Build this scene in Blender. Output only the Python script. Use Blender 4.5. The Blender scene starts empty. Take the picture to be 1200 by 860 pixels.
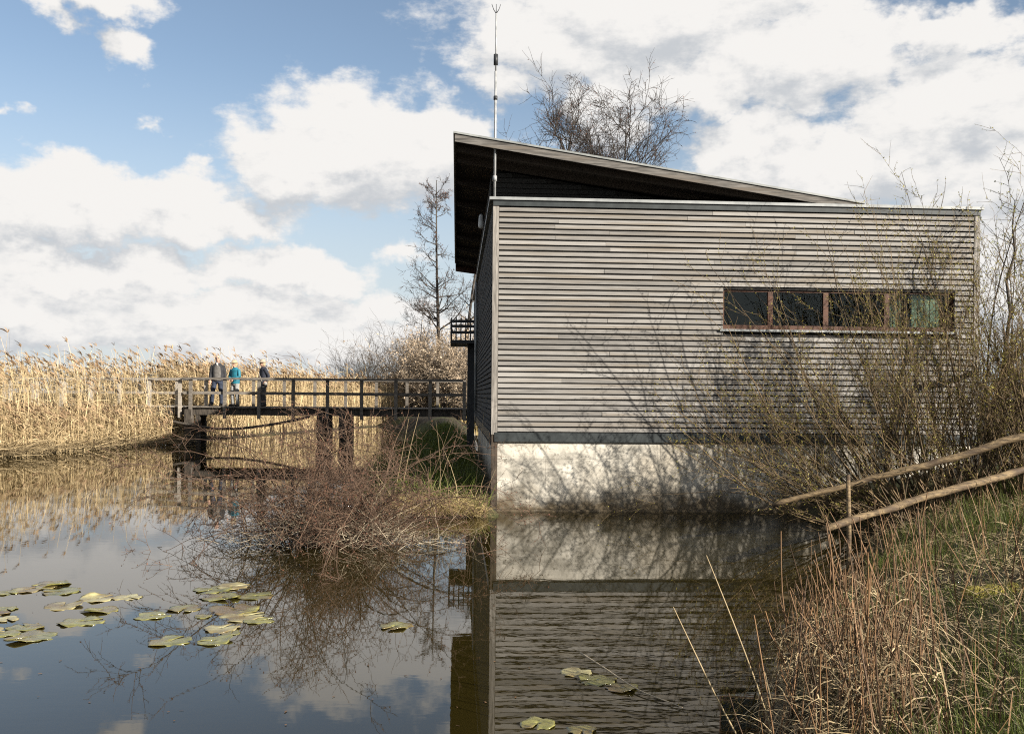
import bpy, math, random
import numpy as np
from mathutils import Matrix, Vector

# ------------------------------------------------------------------ camera, sky, sun, exposure
sc = bpy.context.scene
COL = sc.collection
R = math.radians
F = 1100.0            # focal length in photo pixels (photo 1200 wide)
EYE = 1.75            # camera height above the water
HZ = 463.0            # row of the horizon in the photo (lens shifted up a little)
SUN_AZ, SUN_EL = 52.0, 22.5     # sun stands behind the camera, this many degrees to its right

cam = bpy.data.cameras.new('camera'); cam_o = bpy.data.objects.new('camera', cam); COL.objects.link(cam_o)
cam.sensor_width = 36; cam.lens = 36 * F / 1200; cam.shift_y = (HZ - 430) / 1200; cam.clip_start = .1; cam.clip_end = 12000
cam_o.matrix_world = Matrix.Translation((0, 0, EYE)) @ Matrix.Rotation(R(90), 4, 'X') @ Matrix.Rotation(R(.5), 4, 'Z')
sc.camera = cam_o

sc.view_settings.view_transform = 'Standard'; sc.view_settings.look = 'None'
sc.view_settings.exposure = 1.36; sc.view_settings.gamma = 1; sc.view_settings.use_curve_mapping = False
sc.render.engine = 'CYCLES'
sc.cycles.use_denoising = False      # keeps the fine twigs and reeds crisp
sc.cycles.max_bounces = 8; sc.cycles.transparent_max_bounces = 12
sc.cycles.sample_clamp_indirect = 6
sc.cycles.filter_width = 1.1

sun = bpy.data.lights.new('sun', 'SUN'); sun_o = bpy.data.objects.new('sun', sun); COL.objects.link(sun_o)
sun.energy = 5.0; sun.angle = R(.5); sun.color = (1, .93, .82)
to_sun = Vector((math.sin(R(SUN_AZ)) * math.cos(R(SUN_EL)), -math.cos(R(SUN_AZ)) * math.cos(R(SUN_EL)), math.sin(R(SUN_EL))))
sun_o.rotation_euler = to_sun.to_track_quat('Z', 'Y').to_euler()
sun_o.location = to_sun * 60

def sky_dir(px, py):
    x, z = (px - 600) / F, (HZ - py) / F
    return math.atan2(x, 1), math.atan2(z, math.hypot(x, 1))

def N(nt, typ, **kw):
    n = nt.nodes.new(typ)
    for k, v in kw.items():
        if k[0] == 'i' and k[1:].isdigit(): n.inputs[int(k[1:])].default_value = v
        else: setattr(n, k, v)
    return n

def math_n(nt, op, a, b=None, c=None, clamp=False):
    n = nt.nodes.new('ShaderNodeMath'); n.operation = op; n.use_clamp = clamp
    for i, v in enumerate((a, b, c)):
        if v is None: continue
        if isinstance(v, (int, float)): n.inputs[i].default_value = v
        else: nt.links.new(v, n.inputs[i])
    return n.outputs[0]

# clouds that stand in the sky: centre and half size as seen
CLOUDS = [(415, 172, 150, 72), (515, 180, 80, 62), (345, 190, 70, 42), (110, 240, 215, 44), (225, 204, 30, 18), (-60, 240, 120, 60), (255, 258, 75, 26),
          (320, 322, 105, 34), (90, 318, 175, 34), (230, 368, 280, 34), (440, 372, 60, 22), (-20, 370, 160, 50), (250, 404, 460, 24),
          (478, 297, 44, 24), (146, 74, 44, 32), (105, 6, 80, 28), (68, 22, 44, 22), (156, 159, 30, 15), (2, 150, 34, 16),
          (760, 15, 245, 80), (630, 50, 95, 66), (705, 105, 62, 80), (930, 60, 150, 66), (592, 96, 26, 28), (800, 110, 90, 36), (1090, 30, 120, 34),
          (880, 160, 70, 40), (870, 200, 62, 30), (1000, 195, 190, 62), (1120, 120, 130, 74), (1190, 210, 130, 90), (1180, 330, 200, 80), (800, 390, 420, 40)]

def cloud_field(nt, D, offs):
    """blob layout softened with noise; offs: look a little higher up (for the shading)"""
    L = nt.links.new
    sx = nt.nodes.new('ShaderNodeSeparateXYZ'); L(D, sx.inputs[0])
    az = math_n(nt, 'ARCTAN2', sx.outputs[0], sx.outputs[1]); el = math_n(nt, 'ARCSINE', sx.outputs[2])
    wn = N(nt, 'ShaderNodeTexNoise'); wn.inputs['Scale'].default_value = 13; wn.inputs['Detail'].default_value = 5; wn.inputs['Roughness'].default_value = .6
    L(D, wn.inputs['Vector'])
    wc = N(nt, 'ShaderNodeVectorMath', operation='MULTIPLY_ADD'); wc.inputs[1].default_value = (.13, .09, 0)
    cv = nt.nodes.new('ShaderNodeCombineXYZ'); L(az, cv.inputs[0]); L(el, cv.inputs[1])
    L(wn.outputs['Color'], wc.inputs[0]); L(cv.outputs[0], wc.inputs[2])
    st = N(nt, 'ShaderNodeVectorMath', operation='MULTIPLY'); st.inputs[1].default_value = (1, 1, 2.0); L(D, st.inputs[0])
    gn = N(nt, 'ShaderNodeTexNoise'); gn.inputs['Scale'].default_value = 3.4; gn.inputs['Detail'].default_value = 2; L(st.outputs[0], gn.inputs['Vector'])
    gen = N(nt, 'ShaderNodeMapRange'); L(gn.outputs[0], gen.inputs[0])
    for i, v in ((1, .40), (2, .62), (3, 0), (4, .9)): gen.inputs[i].default_value = v
    om = N(nt, 'ShaderNodeMapRange'); L(sx.outputs[1], om.inputs[0])
    for i, v in ((1, .70), (2, .82), (3, 1), (4, 0)): om.inputs[i].default_value = v
    gen = math_n(nt, 'MULTIPLY', gen.outputs[0], om.outputs[0])
    fb = N(nt, 'ShaderNodeTexNoise'); fb.inputs['Scale'].default_value = 15; fb.inputs['Detail'].default_value = 8; fb.inputs['Roughness'].default_value = .62
    L(st.outputs[0], fb.inputs['Vector'])
    so = N(nt, 'ShaderNodeVectorMath', operation='ADD'); so.inputs[1].default_value = (.012, 0, .034); L(st.outputs[0], so.inputs[0])
    f2 = N(nt, 'ShaderNodeTexNoise'); f2.inputs['Scale'].default_value = 15; f2.inputs['Detail'].default_value = 5; f2.inputs['Roughness'].default_value = .62; L(so.outputs[0], f2.inputs['Vector'])
    rel = math_n(nt, 'SUBTRACT', f2.outputs[0], fb.outputs[0])       # billows turned away from the light
    nz = math_n(nt, 'MULTIPLY', math_n(nt, 'SUBTRACT', fb.outputs[0], .5), .95)
    res = []
    for off in offs:
        tot = gen
        for cx, cy, rx, ry in CLOUDS:
            a0, e0 = sky_dir(cx, cy)
            if off and rx * ry < 2000: continue
            mp = N(nt, 'ShaderNodeMapping', vector_type='TEXTURE')
            mp.inputs['Location'].default_value = (a0 + .065, e0 + .045 - off, 0)
            mp.inputs['Scale'].default_value = (1.6 * rx / F, 1.6 * ry / F, 1)
            L(wc.outputs[0], mp.inputs['Vector'])
            gr = N(nt, 'ShaderNodeTexGradient', gradient_type='SPHERICAL'); L(mp.outputs[0], gr.inputs[0])
            f = gr.outputs['Fac']
            if rx * ry < 1800: f = math_n(nt, 'MULTIPLY', f, .42 + rx * ry / 3600)      # thin scraps
            tot = math_n(nt, 'MAXIMUM', tot, f)
        res.append(tot)
    return res, nz, rel

w = bpy.data.worlds.new('World'); sc.world = w; w.use_nodes = True
w.cycles.sampling_method = 'MANUAL'; w.cycles.sample_map_resolution = 256
nt = w.node_tree; nt.nodes.clear()
out = nt.nodes.new('ShaderNodeOutputWorld'); bg = nt.nodes.new('ShaderNodeBackground')
sky = N(nt, 'ShaderNodeTexSky', sky_type='NISHITA'); sky.sun_disc = False
sky.sun_elevation = R(SUN_EL); sky.sun_rotation = R(180 - SUN_AZ)
sky.air_density = 1.0; sky.dust_density = .4; sky.ozone_density = 1.0
tc = nt.nodes.new('ShaderNodeTexCoord')
(c0, c1), nz, rel = cloud_field(nt, tc.outputs['Generated'], (0, .035))
d0 = math_n(nt, 'ADD', c0, nz)
al = N(nt, 'ShaderNodeMapRange', interpolation_type='SMOOTHSTEP'); nt.links.new(d0, al.inputs[0])
al.inputs[1].default_value = .30; al.inputs[2].default_value = .56
# undersides, with cloud still standing above them, are greyer; billows modulate it
dif = math_n(nt, 'ADD', math_n(nt, 'SUBTRACT', math_n(nt, 'MULTIPLY', math_n(nt, 'SUBTRACT', c1, c0), .9), math_n(nt, 'MULTIPLY', nz, .35)), math_n(nt, 'MULTIPLY', rel, 1.25))
shd = N(nt, 'ShaderNodeMapRange', interpolation_type='SMOOTHSTEP'); nt.links.new(dif, shd.inputs[0])
for i, v in ((1, -.16), (2, .46), (3, 0), (4, 1)): shd.inputs[i].default_value = v
cc = N(nt, 'ShaderNodeMix', data_type='RGBA'); nt.links.new(shd.outputs[0], cc.inputs[0])
cc.inputs[6].default_value = (7.1, 6.95, 6.75, 1); cc.inputs[7].default_value = (4.5, 4.7, 4.95, 1)
mx = N(nt, 'ShaderNodeMix', data_type='RGBA'); nt.links.new(al.outputs[0], mx.inputs[0])
hs = N(nt, 'ShaderNodeHueSaturation'); hs.inputs['Saturation'].default_value = .95; hs.inputs['Value'].default_value = 1.06
nt.links.new(sky.outputs[0], hs.inputs['Color'])
# thin veil between the clouds, thicker towards the horizon as the air is
gz = nt.nodes.new('ShaderNodeSeparateXYZ'); nt.links.new(tc.outputs['Generated'], gz.inputs[0])
hz = N(nt, 'ShaderNodeMapRange', interpolation_type='SMOOTHSTEP'); nt.links.new(gz.outputs[2], hz.inputs[0])
for i, v in ((1, 0), (2, .34), (3, .9), (4, .02)): hz.inputs[i].default_value = v
vl = N(nt, 'ShaderNodeMix', data_type='RGBA'); nt.links.new(hz.outputs[0], vl.inputs[0]); nt.links.new(hs.outputs[0], vl.inputs[6]); vl.inputs[7].default_value = (4.9, 5.3, 5.7, 1)
nt.links.new(vl.outputs[2], mx.inputs[6]); nt.links.new(cc.outputs[2], mx.inputs[7])
nt.links.new(mx.outputs[2], bg.inputs[0]); bg.inputs[1].default_value = .0505
nt.links.new(bg.outputs[0], out.inputs[0])

# ------------------------------------------------------------------ helpers
def tag(o, label=None, cat=None, group=None, kind=None):
    if label: o['label'] = label
    if cat: o['category'] = cat
    if group: o['group'] = group
    if kind: o['kind'] = kind
    return o

def empty(name, loc=(0, 0, 0), rz=0, parent=None):
    o = bpy.data.objects.new(name, None); COL.objects.link(o); o.location = loc; o.rotation_euler = (0, 0, rz); o.parent = parent
    o.empty_display_size = .2
    return o

class MB:
    def __init__(s): s.v = []; s.f = []
    def box(s, x0, x1, y0, y1, z0, z1, ch=0):
        b = len(s.v)
        s.v += [(x0, y0, z0), (x1, y0, z0), (x1, y1, z0), (x0, y1, z0), (x0, y0, z1), (x1, y0, z1), (x1, y1, z1), (x0, y1, z1)]
        s.f += [tuple(b + i for i in q) for q in ((0, 3, 2, 1), (4, 5, 6, 7), (0, 1, 5, 4), (1, 2, 6, 5), (2, 3, 7, 6), (3, 0, 4, 7))]
        return s
    def prism(s, quad, d):          # quad: 4 points, swept by vector d
        b = len(s.v); s.v += [tuple(p) for p in quad] + [tuple(p[i] + d[i] for i in range(3)) for p in quad]
        s.f += [tuple(b + i for i in q) for q in ((0, 1, 2, 3), (7, 6, 5, 4), (0, 4, 5, 1), (1, 5, 6, 2), (2, 6, 7, 3), (3, 7, 4, 0))]
        return s
    def tube(s, pts, rad, k=8, cap=True):
        v, q = tubes(np.array([pts], float), np.array([rad], float), k, np.random.default_rng(3))
        b = len(s.v); s.v += [tuple(p) for p in v]; s.f += [tuple(b + i for i in f) for f in q.tolist()]
        if cap:
            n = len(pts); s.f.append(tuple(b + i for i in range(k))[::-1]); s.f.append(tuple(b + (n - 1) * k + i for i in range(k)))
        return s
    def loft(s, rings, k=12):       # rings: (cx, cy, cz, rx, ry)
        b = len(s.v)
        for cx, cy, cz, rx, ry in rings:
            for i in range(k):
                a = 2 * math.pi * i / k; s.v.append((cx + rx * math.cos(a), cy + ry * math.sin(a), cz))
        n = len(rings)
        for j in range(n - 1):
            for i in range(k):
                i2 = (i + 1) % k; s.f.append((b + j * k + i, b + j * k + i2, b + (j + 1) * k + i2, b + (j + 1) * k + i))
        s.f.append(tuple(b + i for i in range(k))[::-1]); s.f.append(tuple(b + (n - 1) * k + i for i in range(k)))
        return s
    def ball(s, c, rx, ry, rz, k=10, m=6):
        return s.loft([(c[0], c[1], c[2] + rz * -math.cos(math.pi * (j + .25) / (m + .5)), rx * math.sin(math.pi * (j + .25) / (m + .5)), ry * math.sin(math.pi * (j + .25) / (m + .5))) for j in range(m + 1)], k)
    def build(s, name, mat, parent=None, smooth=False, kind=None):
        me = bpy.data.meshes.new(name); me.from_pydata(s.v, [], s.f); me.materials.append(mat)
        if smooth: me.polygons.foreach_set('use_smooth', [True] * len(me.polygons))
        me.update()
        o = bpy.data.objects.new(name, me); COL.objects.link(o); o.parent = parent
        if kind: o['kind'] = kind
        return o

def box(name, mat, parent, *a):
    return MB().box(*a).build(name, mat, parent)

def np_mesh(name, parts, mats, parent=None, smooth=False, kind=None):
    """parts: (verts Nx3, quads Mx4, material index)"""
    vs, qs, mi, b = [], [], [], 0
    for v, q, m in parts:
        if len(v) == 0: continue
        vs.append(v); qs.append(q + b); mi.append(np.full(len(q), m, np.int32)); b += len(v)
    V = np.concatenate(vs).astype(np.float32); Q = np.concatenate(qs).astype(np.int32); M = np.concatenate(mi)
    me = bpy.data.meshes.new(name)
    me.vertices.add(len(V)); me.vertices.foreach_set('co', V.ravel())
    me.loops.add(Q.size); me.loops.foreach_set('vertex_index', Q.ravel())
    me.polygons.add(len(Q)); me.polygons.foreach_set('loop_start', np.arange(0, Q.size, 4, dtype=np.int32))
    for m in mats: me.materials.append(m)
    me.polygons.foreach_set('material_index', M)
    if smooth: me.polygons.foreach_set('use_smooth', np.ones(len(Q), bool))
    me.update(calc_edges=True)
    o = bpy.data.objects.new(name, me); COL.objects.link(o); o.parent = parent
    if not kind and parent is not None and name in ('twigs', 'leaves', 'buds', 'catkins', 'dry_stalks', 'canes', 'stems'): kind = 'stuff'
    if kind: o['kind'] = kind
    return o

def unit(a): return a / np.maximum(np.linalg.norm(a, axis=-1, keepdims=True), 1e-9)

def tubes(P, Rd, k, rng):
    """P (N,n,3) points, Rd (N,n) radii"""
    Nn, n, _ = P.shape
    T = np.empty_like(P); T[:, 1:-1] = P[:, 2:] - P[:, :-2]; T[:, 0] = P[:, 1] - P[:, 0]; T[:, -1] = P[:, -1] - P[:, -2]
    T = unit(T)
    ref = unit(rng.normal(size=(Nn, 1, 3))) * np.ones((1, n, 1))
    A = unit(np.cross(T, ref)); B = np.cross(T, A)
    ang = np.arange(k) * 2 * np.pi / k
    ring = A[:, :, None, :] * np.cos(ang)[None, None, :, None] + B[:, :, None, :] * np.sin(ang)[None, None, :, None]
    V = (P[:, :, None, :] + ring * Rd[:, :, None, None]).reshape(-1, 3)
    base = (np.arange(Nn) * n * k)[:, None, None]; j = (np.arange(n - 1) * k)[None, :, None]; i = np.arange(k)[None, None, :]; i2 = (i + 1) % k
    Q = np.stack([base + j + i, base + j + i2, base + j + k + i2, base + j + k + i], -1).reshape(-1, 4)
    return V, Q

def grow(rng, P, D, L, R0, R1, nseg, wander=.15, trop=0., tropvec=(0, 0, 1)):
    Nn = len(P); pts = np.empty((Nn, nseg + 1, 3)); pts[:, 0] = P; d = unit(D.copy())
    tv = np.array(tropvec, float)
    for s in range(nseg):
        d = unit(d + rng.normal(size=(Nn, 3)) * wander + tv * np.asarray(trop).reshape(-1, 1))
        pts[:, s + 1] = pts[:, s] + d * (L / nseg)[:, None]
    t = np.linspace(0, 1, nseg + 1)[None]
    rad = R0[:, None] * (1 - t) + R1[:, None] * t
    return pts, rad

def spawn(rng, pts, rad, n, t0, t1, amin, amax, flat=0.):
    """n children per branch; returns start, direction, parent index, t, radius there"""
    Nn, m, _ = pts.shape
    par = np.repeat(np.arange(Nn), n); t = rng.uniform(t0, t1, len(par)) * (m - 1)
    i = np.clip(t.astype(int), 0, m - 2); f = (t - i)[:, None]
    P = pts[par, i] * (1 - f) + pts[par, i + 1] * f
    T = unit(pts[par, i + 1] - pts[par, i])
    rr = rad[par, i] * (1 - f[:, 0]) + rad[par, i + 1] * f[:, 0]
    rv = rng.normal(size=(len(par), 3)); rv[:, 2] *= 1 - flat
    side = unit(np.cross(T, rv)); a = np.radians(rng.uniform(amin, amax, len(par)))[:, None]
    return P, unit(T * np.cos(a) + side * np.sin(a)), par, t / (m - 1), rr

def along(rng, pts, n, t0=.1, t1=1.):
    Nn, m, _ = pts.shape
    par = np.repeat(np.arange(Nn), n); t = rng.uniform(t0, t1, len(par)) * (m - 1); i = np.clip(t.astype(int), 0, m - 2); f = (t - i)[:, None]
    return pts[par, i] * (1 - f) + pts[par, i + 1] * f

def leaves(rng, P, s0, s1, asp=.5, jit=.01, up=.3):
    n = len(P); s = rng.uniform(s0, s1, n)[:, None]
    a = unit(rng.normal(size=(n, 3)) + np.array([0, 0, up])); b = unit(np.cross(a, rng.normal(size=(n, 3))))
    P = P + rng.normal(size=(n, 3)) * jit
    nn = np.cross(a, b)
    V = np.stack([P, P + a * s * .5 + b * s * asp * .5 + nn * s * .08, P + a * s, P + a * s * .5 - b * s * asp * .5 + nn * s * .08], 1).reshape(-1, 3)
    return V, np.arange(4 * n).reshape(-1, 4)

def ribbons(rng, P, D, L, W, nseg=3, bend=None, prof=(1, 1, .9, .25), face=None):
    n = len(P); D = unit(D); t = np.linspace(0, 1, nseg + 1)
    if bend is None: bend = np.zeros((n, 3))
    C = P[:, None] + D[:, None] * (L[:, None] * t)[:, :, None] + bend[:, None] * (L[:, None] * t ** 2)[:, :, None]
    if face is None:
        a = rng.uniform(0, 2 * np.pi, n); face = np.stack([np.cos(a), np.sin(a), np.zeros(n)], 1)
    f = unit(face - D * np.sum(face * D, 1, keepdims=True))
    wp = np.interp(t, np.linspace(0, 1, len(prof)), prof)
    h = f[:, None] * (W[:, None] * wp * .5)[:, :, None]
    V = np.stack([C - h, C + h], 2).reshape(-1, 3)
    b = (np.arange(n) * (nseg + 1) * 2)[:, None]; j = (np.arange(nseg) * 2)[None]
    Q = np.stack([b + j, b + j + 1, b + j + 3, b + j + 2], -1).reshape(-1, 4)
    return V, Q

# ------------------------------------------------------------------ materials
def pmat(name, c1, c2, scale=4., rough=.8, bump=0., island=0., objrand=0., stretch=(1, 1, 1), detail=6, lo=.35, hi=.65, spec=.3, c3=None, trans=0., bscale=None):
    c1 = tuple(v * .66 for v in c1); c2 = tuple(v * .84 for v in c2); c3 = c3 and tuple(v * .8 for v in c3)
    m = bpy.data.materials.new(name); m.use_nodes = True; t = m.node_tree; L = t.links.new
    bs = t.nodes['Principled BSDF']; bs.inputs['Roughness'].default_value = rough; bs.inputs['Specular IOR Level'].default_value = spec
    co = t.nodes.new('ShaderNodeTexCoord'); mp = t.nodes.new('ShaderNodeMapping'); mp.inputs['Scale'].default_value = stretch
    L(co.outputs['Object'], mp.inputs[0])
    no = N(t, 'ShaderNodeTexNoise'); no.inputs['Scale'].default_value = scale; no.inputs['Detail'].default_value = detail; no.inputs['Roughness'].default_value = .6
    vec = mp.outputs[0]
    if objrand:
        oi = t.nodes.new('ShaderNodeObjectInfo'); va = N(t, 'ShaderNodeVectorMath', operation='MULTIPLY_ADD'); va.inputs[1].default_value = (37, 23, 51)
        cx = t.nodes.new('ShaderNodeCombineXYZ')
        for i in range(3): L(oi.outputs['Random'], cx.inputs[i])
        L(cx.outputs[0], va.inputs[0]); L(vec, va.inputs[2]); vec = va.outputs[0]
    L(vec, no.inputs['Vector'])
    mr = N(t, 'ShaderNodeMapRange'); mr.inputs[1].default_value = lo; mr.inputs[2].default_value = hi; L(no.outputs[0], mr.inputs[0])
    mx = N(t, 'ShaderNodeMix', data_type='RGBA'); mx.inputs[6].default_value = (*c1, 1); mx.inputs[7].default_value = (*c2, 1)
    fac = mr.outputs[0]
    if island:
        ge = t.nodes.new('ShaderNodeNewGeometry')
        fac = math_n(t, 'ADD', math_n(t, 'MULTIPLY', fac, 1 - island), math_n(t, 'MULTIPLY', ge.outputs['Random Per Island'], island), clamp=True)
    if objrand:
        fac = math_n(t, 'ADD', math_n(t, 'MULTIPLY', fac, 1 - objrand), math_n(t, 'MULTIPLY', oi.outputs['Random'], objrand), clamp=True)
    L(fac, mx.inputs[0]); colr = mx.outputs[2]
    if c3:
        n3 = N(t, 'ShaderNodeTexNoise'); n3.inputs['Scale'].default_value = scale * .23; n3.inputs['Detail'].default_value = 4; L(vec, n3.inputs['Vector'])
        m3 = N(t, 'ShaderNodeMapRange'); m3.inputs[1].default_value = .5; m3.inputs[2].default_value = .66; L(n3.outputs[0], m3.inputs[0])
        x3 = N(t, 'ShaderNodeMix', data_type='RGBA'); L(m3.outputs[0], x3.inputs[0]); L(colr, x3.inputs[6]); x3.inputs[7].default_value = (*c3, 1); colr = x3.outputs[2]
    L(colr, bs.inputs['Base Color'])
    if bump:
        bn = t.nodes.new('ShaderNodeBump'); bn.inputs['Strength'].default_value = 1; bn.inputs['Distance'].default_value = bump
        if bscale:
            n2 = N(t, 'ShaderNodeTexNoise'); n2.inputs['Scale'].default_value = bscale; n2.inputs['Detail'].default_value = 5; L(vec, n2.inputs['Vector']); L(n2.outputs[0], bn.inputs['Height'])
        else: L(no.outputs[0], bn.inputs['Height'])
        L(bn.outputs[0], bs.inputs['Normal'])
    if trans:
        tr = t.nodes.new('ShaderNodeBsdfTranslucent'); L(colr, tr.inputs[0]); ms = t.nodes.new('ShaderNodeMixShader'); ms.inputs[0].default_value = trans
        L(bs.outputs[0], ms.inputs[1]); L(tr.outputs[0], ms.inputs[2]); L(ms.outputs[0], t.nodes['Material Output'].inputs[0])
    return m

M = {}
M['board'] = pmat('weathered_larch', (.13, .122, .112), (.325, .308, .286), 5, .82, .003, objrand=.58, stretch=(.45, 6, 10), c3=(.20, .175, .145))
M['board_dark'] = pmat('shaded_larch', (.018, .0185, .019), (.042, .041, .040), 5, .85, .002, objrand=.4, stretch=(6, .5, 9))  # cladding with the shade of side wall and gable put into its colour
M['corner'] = pmat('corner_larch', (.14, .128, .113), (.30, .275, .245), 5, .82, .002, stretch=(9, 9, .6))
M['wet_wood'] = pmat('wet_corner_wood', (.025, .019, .013), (.08, .06, .042), 6, .8, .003, stretch=(9, 9, .8))
M['backing'] = pmat('black_membrane', (.012, .012, .012), (.03, .028, .026), 6, .95)
M['zinc'] = pmat('zinc_sheet', (.20, .21, .21), (.29, .30, .295), 3, .45, .001, spec=.5)
M['slate_strip'] = pmat('dark_metal_strip', (.022, .027, .028), (.034, .04, .041), 5, .5)
M['roof_metal'] = pmat('roof_sheet', (.16, .17, .165), (.26, .27, .26), 3, .5, spec=.5)
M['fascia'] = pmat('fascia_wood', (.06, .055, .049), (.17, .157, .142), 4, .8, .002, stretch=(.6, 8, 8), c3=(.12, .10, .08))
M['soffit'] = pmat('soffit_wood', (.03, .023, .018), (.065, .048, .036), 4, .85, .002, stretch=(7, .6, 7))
M['win_wood'] = pmat('brown_window_wood', (.05, .018, .008), (.09, .034, .015), 6, .5, .001, stretch=(1, 6, 6))
M['curtain'] = pmat('pale_green_blind', (.50, .56, .45), (.56, .62, .50), 3, .8)
M['interior'] = pmat('interior_paint', (.035, .028, .022), (.06, .05, .04), 2, .9)
M['steel'] = pmat('galvanised_steel', (.25, .26, .26), (.36, .36, .36), 8, .35, spec=.6)
M['dark_steel'] = pmat('black_steel', (.02, .022, .025), (.04, .042, .045), 8, .5)
M['lampshell'] = pmat('lamp_plastic', (.6, .6, .58), (.7, .7, .68), 5, .4)
M['bridge'] = pmat('bridge_oak', (.075, .064, .053), (.21, .185, .155), 5, .85, .003, objrand=.35, stretch=(1.2, 5, 5))  # colour lowered for the building's shadow over this stretch
M['bridge_pale'] = pmat('sunlit_bridge_wood', (.28, .245, .20), (.42, .375, .32), 5, .85, .003, objrand=.35, stretch=(1.2, 5, 5))  # lighter copy of the bridge wood, sunlight put into the colour
M['pile'] = pmat('pile_oak', (.025, .021, .017), (.085, .07, .055), 5, .85, .004, stretch=(5, 5, .8))
M['bark'] = pmat('tree_bark', (.022, .019, .017), (.085, .07, .057), 9, .9, .004, stretch=(1, 1, .3))
M['twig_grey'] = pmat('grey_twig', (.024, .019, .017), (.08, .064, .052), 3, .85, island=.7)
M['twig_red'] = pmat('bramble_cane', (.035, .021, .015), (.17, .105, .066), 3, .75, island=.75)
M['twig_olive'] = pmat('willow_twig', (.035, .024, .012), (.20, .135, .066), 3, .75, island=.75)
M['dry_cane'] = pmat('bleached_cane', (.20, .16, .11), (.50, .42, .30), 3, .75, island=.7)
M['bud_red'] = pmat('red_bud', (.08, .028, .018), (.17, .07, .04), 3, .7, island=.8)
M['leaf_young'] = pmat('young_willow_leaf', (.22, .20, .035), (.42, .37, .085), 3, .55, island=.8, trans=.35)
M['leaf_green'] = pmat('young_tree_leaf', (.16, .19, .05), (.36, .38, .16), 3, .55, island=.8, trans=.3)
M['catkin'] = pmat('pale_catkin', (.26, .185, .115), (.52, .42, .31), 3, .8, island=.85)
M['reed_stem'] = pmat('dry_reed_stem', (.29, .20, .095), (.68, .53, .30), 1.2, .7, island=.65)
M['reed_leaf'] = pmat('dry_reed_leaf', (.34, .24, .115), (.76, .61, .37), 1.2, .75, island=.7, trans=.25)
M['reed_plume'] = pmat('reed_plume', (.13, .075, .035), (.36, .25, .15), 3, .9, island=.8)
M['dead_stem'] = pmat('dead_cattail_stem', (.032, .018, .009), (.25, .14, .065), 2.5, .65, island=.7)
M['straw'] = pmat('straw_litter', (.10, .07, .034), (.50, .385, .22), 3, .75, island=.8)
M['grass'] = pmat('spring_grass', (.036, .058, .009), (.165, .195, .036), 1.5, .6, island=.6, trans=.3)
M['grass_dry'] = pmat('dry_grass', (.26, .185, .08), (.62, .49, .24), 1.5, .7, island=.7, trans=.2)
M['moss'] = pmat('yellow_moss', (.19, .16, .03), (.36, .29, .06), 20, .9, .01)
M['log'] = pmat('peeled_log', (.075, .05, .026), (.24, .17, .09), 9, .75, .012, stretch=(1.0, 5, 5), c3=(.075, .05, .03))
M['ground'] = pmat('marsh_soil', (.014, .011, .006), (.05, .037, .019), 2.5, .95, .03, c3=(.055, .06, .018))
M['far_wood'] = pmat('far_trees', (.05, .045, .04), (.11, .095, .08), .06, .95, island=.6)
M['skin'] = pmat('skin', (.46, .27, .19), (.54, .33, .24), 9, .55)
M['shoe'] = pmat('dark_shoe', (.02, .018, .016), (.04, .035, .03), 9, .5)
def plain(n, c, r=.8, v=.75): return pmat(n, tuple(x * v for x in c), c, 14, r, .002)

def plinth_mat():
    m = pmat('board_marked_concrete', (.28, .26, .22), (.62, .58, .50), 2.2, .9, .004, c3=(.44, .395, .32), bscale=22)
    t = m.node_tree; L = t.links.new; bs = t.nodes['Principled BSDF']; old = bs.inputs['Base Color'].links[0].from_socket
    co = t.nodes.new('ShaderNodeTexCoord'); sp = t.nodes.new('ShaderNodeSeparateXYZ'); L(co.outputs['Object'], sp.inputs[0])
    no = N(t, 'ShaderNodeTexNoise'); no.inputs['Scale'].default_value = 1.7; no.inputs['Detail'].default_value = 8; no.inputs['Roughness'].default_value = .7; L(co.outputs['Object'], no.inputs['Vector'])
    h = math_n(t, 'ADD', sp.outputs[2], math_n(t, 'MULTIPLY', math_n(t, 'SUBTRACT', no.outputs[0], .5), 1.1))
    mr = N(t, 'ShaderNodeMapRange'); L(h, mr.inputs[0])
    for i, v in ((1, .10), (2, .55), (3, .95), (4, 0)): mr.inputs[i].default_value = v
    x = N(t, 'ShaderNodeMix', data_type='RGBA'); L(mr.outputs[0], x.inputs[0]); L(old, x.inputs[6]); x.inputs[7].default_value = (.075, .055, .03, 1)
    # dark pits and tide marks
    sp2 = N(t, 'ShaderNodeTexNoise'); sp2.inputs['Scale'].default_value = 9; sp2.inputs['Detail'].default_value = 7; sp2.inputs['Roughness'].default_value = .75; L(co.outputs['Object'], sp2.inputs['Vector'])
    mr2 = N(t, 'ShaderNodeMapRange'); L(sp2.outputs[0], mr2.inputs[0])
    for i, v in ((1, .56), (2, .66), (3, 0), (4, .8)): mr2.inputs[i].default_value = v
    y = N(t, 'ShaderNodeMix', data_type='RGBA'); L(mr2.outputs[0], y.inputs[0]); L(x.outputs[2], y.inputs[6]); y.inputs[7].default_value = (.10, .09, .07, 1)
    L(y.outputs[2], bs.inputs['Base Color'])
    return m
M['plinth'] = plinth_mat()

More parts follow.
